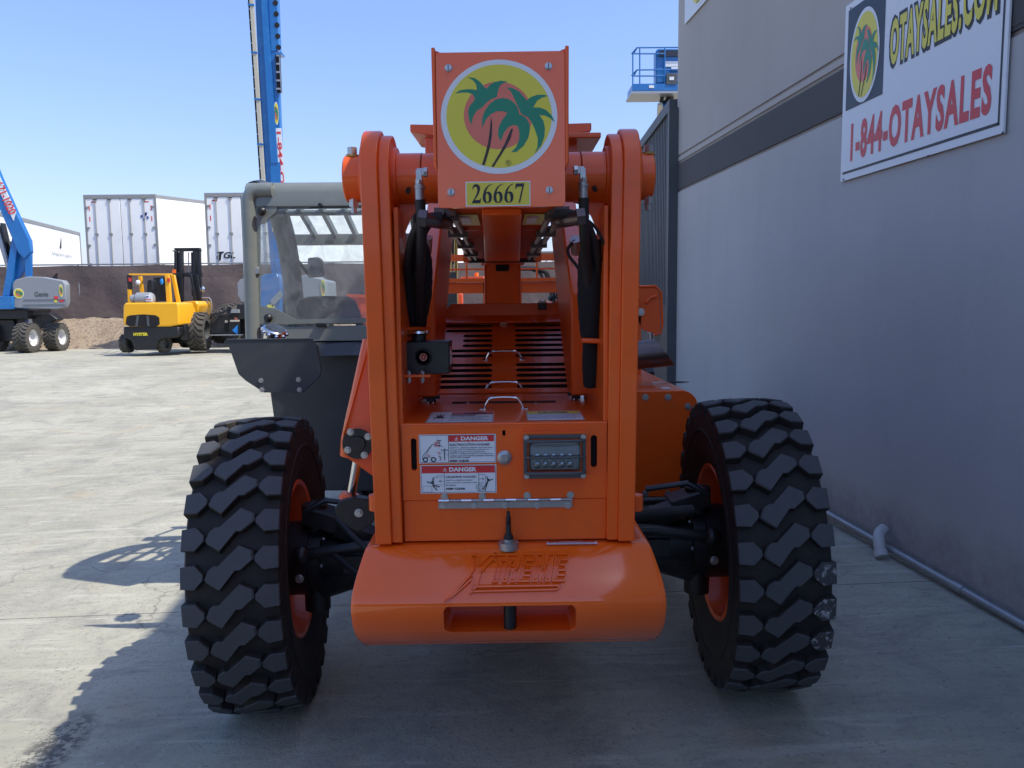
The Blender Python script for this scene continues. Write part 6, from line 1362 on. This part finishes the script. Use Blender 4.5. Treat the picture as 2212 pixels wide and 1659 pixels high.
def build_tall_lift():
    # big blue boom lift behind the cab, its boom raised steeply out of the picture
    Y = 24.0; t = thing('boom_lift', 'tall blue boom lift behind the cab, its cable-tracked boom raised steeply out of view', 'boom lift', (P(590, 720, Y).x, Y, gz(-7, 24)))
    def q(px, py, dy=0): return P(px, py, Y + dy)
    mb = MB('blue'); pex(mb, [(548, -60), (587, -60), (603, 200), (612, 430), (634, 640), (590, 640), (570, 400), (560, 200)], Y, .22); bm_ = mb.build('boom', t, bevel=.03)
    mb = MB('blue'); pex(mb, [(560, -60), (572, -60), (600, 352), (585, 352)], Y - .08, .08); pex(mb, [(584, 352), (605, 350), (607, 425), (586, 425)], Y - .06, .06); pex(mb, [(583, 422), (609, 420), (609, 434), (604, 450), (584, 434)], Y - .12, .12); pex(mb, [(578, -60), (596, -60), (602, 108), (586, 110)], Y - .02, .3); mb.build('boom_rib', bm_)
    mb = MB('dark')
    for i in range(6): mb.cut(); c = q(593 + i * 1.7, 2 + i * 24 - 20, -.03); mb.cyl(c, c + Vector((0, .02, 0)), .075, 14)
    mb.build('lightening_hole', bm_)
    # cable track with its bars
    mb = MB('cream'); mb.beam(q(541, -40, -.1), q(571, 420, -.1), .10, .09, (0, 1, 0)); mb.m('dark'); mb.beam(q(536, -40, -.05), q(566, 420, -.05), .07, .05, (0, 1, 0)); mb.m('steel')
    for i in range(19): x0 = 536.5 + i * 1.62; y0 = -30 + i * 24.6; mb.beam(q(x0 - 2, y0, -.1), q(x0 + 4, y0, -.1), .03, .04)
    mb.m('cream').beam(q(590, 441, -.06), q(593, 500, -.06), .13, .06, (0, 1, 0)); mb.build('cable_track', t)
    mb = MB('blue')
    for y in (10, 113, 214, 311, 405):
        mb.cut(); x = 536 + (y + 30) * .066; mb.beam(q(x - 3, y, -.14), q(x + 10, y + 1, -.14), .05, .05)
    mb.build('track_clamp', t)
    mb = MB('dark')
    mb.beam(q(600, 118, 0), q(604, 200, 0), .12, .12, (0, 1, 0)); mb.m('steel')
    for i in range(5): mb.beam(q(597, 120 + i * 18, -.08), q(604 + i * .6, 120 + i * 18, -.08), .03, .05)
    mb.beam(q(603, 118, -.08), q(608, 200, -.08), .02, .02, (0, 1, 0)); mb.build('side_cable_track', t)
    mb = MB('blue'); pbx(mb, 595, 113, 609, 118, Y - .1, .3); mb.build('track_bracket', t)
    # white lettering strip along the right edge
    a, b_ = q(600, 277, -.03), q(620, 560, -.03); d = b_ - a; L = d.length; fr = F2(a, (d.x, 0, d.z), (-d.z, 0, d.x)); mb = MB('white'); mb.rect(0, -.07, L, .11, fr, .002); mb.m('red').text('1-844-OTAYSALES', .1, -.045, L * .96, .085, fr, .008, .02); mb.build('lettering_strip', bm_, recalc=False, smooth=False)
    decal(bm_, 595.5 + 1.5, 245, .07, Y - .04, .33)
    # turntable: blue casting and two grey hoods, tyres
    mb = MB('blue'); pex(mb, [(560, 598), (575, 592), (598, 590), (603, 600), (604, 700), (566, 705), (556, 640)], Y - 1.2, .4); pex(mb, [(590, 560), (618, 560), (622, 600), (600, 600)], Y - .4, .2); mb.build('turntable', t, bevel=.03)
    mb = MB('liftgrey'); pex(mb, [(584, 648), (606, 626), (610, 640), (588, 664)], Y - 1.26, .06); mb.m('yellow'); pbx(mb, 577, 658, 592, 665, Y - 1.26, .05); mb.build('control_cover', t)
    mb = MB('liftgrey'); pex(mb, [(628, 655), (630, 606), (640, 598), (672, 590), (680, 600), (706, 606), (708, 652), (700, 660), (640, 660)], Y - 1.0, 1.3); h1 = mb.build('engine_hood', t, bevel=.06, seg=3)
    decal(h1, 698, 622, .07, Y - 1.02, .28)
    mb = MB('liftgrey'); pex(mb, [(512, 640), (511, 612), (518, 604), (532, 599), (560, 598), (560, 655), (520, 655)], Y - .4, 1.2); mb.build('engine_hood', t, bevel=.06, seg=3)
    mb = MB('black'); pbx(mb, 512, 655, 740, 690, Y - .6, 1.4); pbx(mb, 520, 672, 600, 735, Y - .3, 1.2); mb.build('chassis', t, bevel=.03)
    b = P(486, 740, Y + .8); simple_wheel(t, b.x, Y + .8, b.z + .52, .55, .45, 'whiterim', yaw=-.3)
    b = P(690, 735, Y); simple_wheel(t, b.x, Y, b.z + .52, .52, .45, 'whiterim', yaw=-.3)
    mb = MB('steel'); mb.cyl(q(622, 560, -1.3), q(617, 640, -1.3), .02, 8); mb.build('control_rod', t)

def build_platform_lift():
    # blue work platform showing above the corrugated wall
    Y = 21.0; t = thing('boom_lift', 'raised blue work platform with tube rails, above the corrugated wall', 'boom lift', (P(1440, 300, Y).x, Y, gz(4, 21)))
    q = lambda px, py, d=0: P(px, py, Y + d)
    mb = MB('blue'); r = .018
    for y in (103, 151): 
        for d in (0, .75): mb.tube([q(1376, y, d), q(1500, y - 1, d)], r, 8)
        mb.tube([q(1376, y, 0), q(1365, y + (13 if y < 120 else 12), .1), q(1369, y + 13, .75), q(1376, y, .75)], r, 8)
    for y in (116, 164): mb.tube([q(1367, y, 0), q(1436, y, 0)], r, 8)
    for px in (1367, 1382, 1436): mb.tube([q(px, 103 if px > 1370 else 116, 0), q(px, 195, 0)], r, 8)
    mb.tube([q(1382, 103, .75), q(1382, 195, .75)], r, 8); mb.build('guard_rail', t)
    mb = MB('blue'); pbx(mb, 1366, 180, 1500, 196, Y - .02, .05); pbx(mb, 1366, 182, 1369, 196, Y, .8); mb.build('toe_board', t)
    mb = MB('steel'); pbx(mb, 1364, 196, 1500, 202, Y - .04, .9); mb.build('platform_floor', t)
    mb = MB('blue'); pex(mb, [(1417, 180), (1417, 110), (1421, 105), (1500, 104), (1500, 180)], Y + .1, .35); mb.build('control_box', t, bevel=.03)
    mb = MB('navy'); pbx(mb, 1424, 108, 1500, 122, Y + .07, .03); mb.build('control_panel', t)
    mb = MB('white'); pbx(mb, 1436, 132, 1478, 144, Y + .08, .02); pbx(mb, 1450, 143, 1476, 152, Y + .08, .02); pbx(mb, 1402, 184, 1413, 190, Y - .03, .01); mb.build('panel_label', t)
    mb = MB('greyplastic'); pex(mb, [(1440, 158), (1464, 158), (1462, 182), (1439, 182)], Y - .04, .08); mb.m('white'); pbx(mb, 1446, 166, 1456, 173, Y - .05, .01); mb.build('tool_box', t, bevel=.01)
    mb = MB('black'); mb.tube([q(1450, 202, .4), q(1446, 215, .4), q(1440, 225, .4)], .10, 10); mb.tube([q(1432, 205, .4), q(1428, 222, .4)], .05, 8); mb.build('rotator', t)
    mb = MB('blue'); mb.beam(q(1440, 222, .4), q(1426, 420, 3), .26, .26, (0, 1, 0)); mb.build('jib_boom', t, bevel=.02)
    mb = MB('cream'); mb.beam(q(1426, 225, .2), q(1416, 420, 2.6), .12, .1, (0, 1, 0)); mb.build('jib_cylinder', t)
    mb = MB('blue'); mb.beam(q(1426, 420, 3), q(1440, 620, 4), .4, .4, (0, 1, 0)); pbx(mb, 1400, 600, 1470, 640, Y + 3, 2); mb.build('turntable', t, bevel=.03)
    g = gz(4, 24)
    for dx in (-.8, .8): b = P(1430, 640, Y + 4); simple_wheel(t, b.x + dx, Y + 4, g + .5, .5, .4, 'whiterim')

def build_far_orange():
    # machines glimpsed through the frame
    Y = 15.5; t = thing('stacker_mast', 'tan and chrome forklift mast seen left of the boom nose through the frame', 'forklift mast', (P(980, 640, Y).x, Y, gz(-1, 15)))
    mb = MB('brass')
    for x in (962, 973, 984, 986): mb.beam(P(x, 510, Y), P(x + 1, 700, Y), .045, .12, (0, 1, 0))
    pbx(mb, 961, 508, 988, 516, Y - .05, .2); mb.build('mast_rail', t); mb = MB('steel'); mb.cyl(P(972, 520, Y), P(973, 596, Y), .05, 10); mb.m('black'); mb.cyl(P(980, 516, Y), P(980, 570, Y), .045, 10); pbx(mb, 964, 588, 986, 700, Y - .1, .3); mb.build('lift_ram', t)
    mb = MB('orange_red'); pbx(mb, 962, 500, 984, 508, Y - .1, .3); mb.build('head_bracket', t)
    Y = 19; t = thing('utility_tractor', 'bright orange machine with an amber beacon on its roof, seen through the telehandler frame', 'tractor', (P(1010, 700, Y).x, Y, gz(0, 19)))
    mb = MB('orange_red'); pex(mb, [(992, 604), (996, 598), (1045, 597), (1052, 604)], Y, 1.6); mb.build('roof', t, bevel=.02)
    mb = MB('beacon'); mb.cyl(P(1029, 597, Y + .3), P(1029, 589, Y + .3), .055, 12); mb.build('beacon', t)
    mb = MB('orange_red'); pbx(mb, 940, 634, 953, 700, Y - 1, .5); pbx(mb, 990, 634, 999, 700, Y - 1, .4); pbx(mb, 940, 672, 1050, 740, Y - .9, 1.4); mb.build('body', t, bevel=.02)
    mb = MB('black'); pbx(mb, 955, 636, 990, 672, Y - .7, .4); pbx(mb, 1000, 660, 1050, 700, Y - .5, .3); 
    for x in (996, 1048): pbx(mb, x, 604, x + 2, 700, Y + .1, .05)
    mb.build('cab_frame', t); b = P(1040, 735, Y - 1.2); simple_wheel(t, b.x, Y - 1.2, max(b.z, gz(0, 18)) + .4, .42, .3, 'orange_red')
    Y = 17; t = thing('telehandler_bucket', 'bright orange bucket of another machine seen through the cab window', 'bucket', (P(790, 680, Y).x, Y, gz(-3, 17)))
    mb = MB('orange_red'); pex(mb, [(750, 637), (800, 640), (815, 642), (815, 720), (788, 700), (770, 690), (765, 660)], Y, 1.2); mb.build('bucket_shell', t, bevel=.02)
    mb = MB('orange_red'); pex(mb, [(748, 635), (830, 638), (830, 646), (750, 641)], Y - .05, 1.3); pex(mb, [(778, 660), (786, 655), (792, 672), (782, 680)], Y - .04, .05); mb.build('bucket_lip', t)
    mb = MB('black'); pbx(mb, 770, 690, 815, 760, Y + .4, 1); mb.build('bucket_arm', t)
    Y = 16; t = thing('loader', 'black curved guard frame of a parked loader, right of the boom nose', 'loader', (P(1180, 700, Y).x, Y, gz(1, 16)))
    mb = MB('black'); mb.tube(spline([P(1090, 580, Y), P(1150, 580, Y), P(1170, 584, Y), P(1184, 600, Y), P(1200, 680, Y)], 5), .05, 10); mb.tube(spline([P(1150, 583, Y), P(1166, 590, Y), P(1176, 610, Y)], 5), .03, 8); mb.build('guard_frame', t)
    mb = MB('black'); pbx(mb, 1080, 660, 1250, 760, Y + .2, 2); mb.build('body', t, bevel=.05)
    # compact machine with black hose hoop to the right of the nose
    Y = 11.0; t = thing('compact_loader', 'small orange machine with a black hose hoop and controls behind the right lift arm', 'loader', (P(1215, 700, Y).x, Y, gz(1, 11)))
    mb = MB('orange_red'); pbx(mb, 1200, 622, 1226, 632, Y, .6); pbx(mb, 1190, 648, 1240, 720, Y, 1.2); mb.build('body', t, bevel=.02)
    mb = MB('black'); mb.tube(spline([P(1196, 655, Y - .1), P(1197, 625, Y - .1), P(1207, 616, Y - .1), P(1225, 617, Y - .1)], 5), .02, 10); pex(mb, [(1198, 646), (1202, 630), (1212, 628), (1216, 632), (1216, 648)], Y - .2, .2); mb.ball(P(1189, 645, Y - .1), .04); mb.build('hose_and_controls', t)
    b = P(1215, 720, Y); simple_wheel(t, b.x, Y - .2, gz(1, 11) + .45, .45, .3, 'orange_red')

build_ground(); build_building(); build_signs(); build_telehandler(); build_fence(); build_trailers(); build_left_lift(); build_forklift(); build_yard_machine(); build_tall_lift(); build_platform_lift(); build_far_orange()
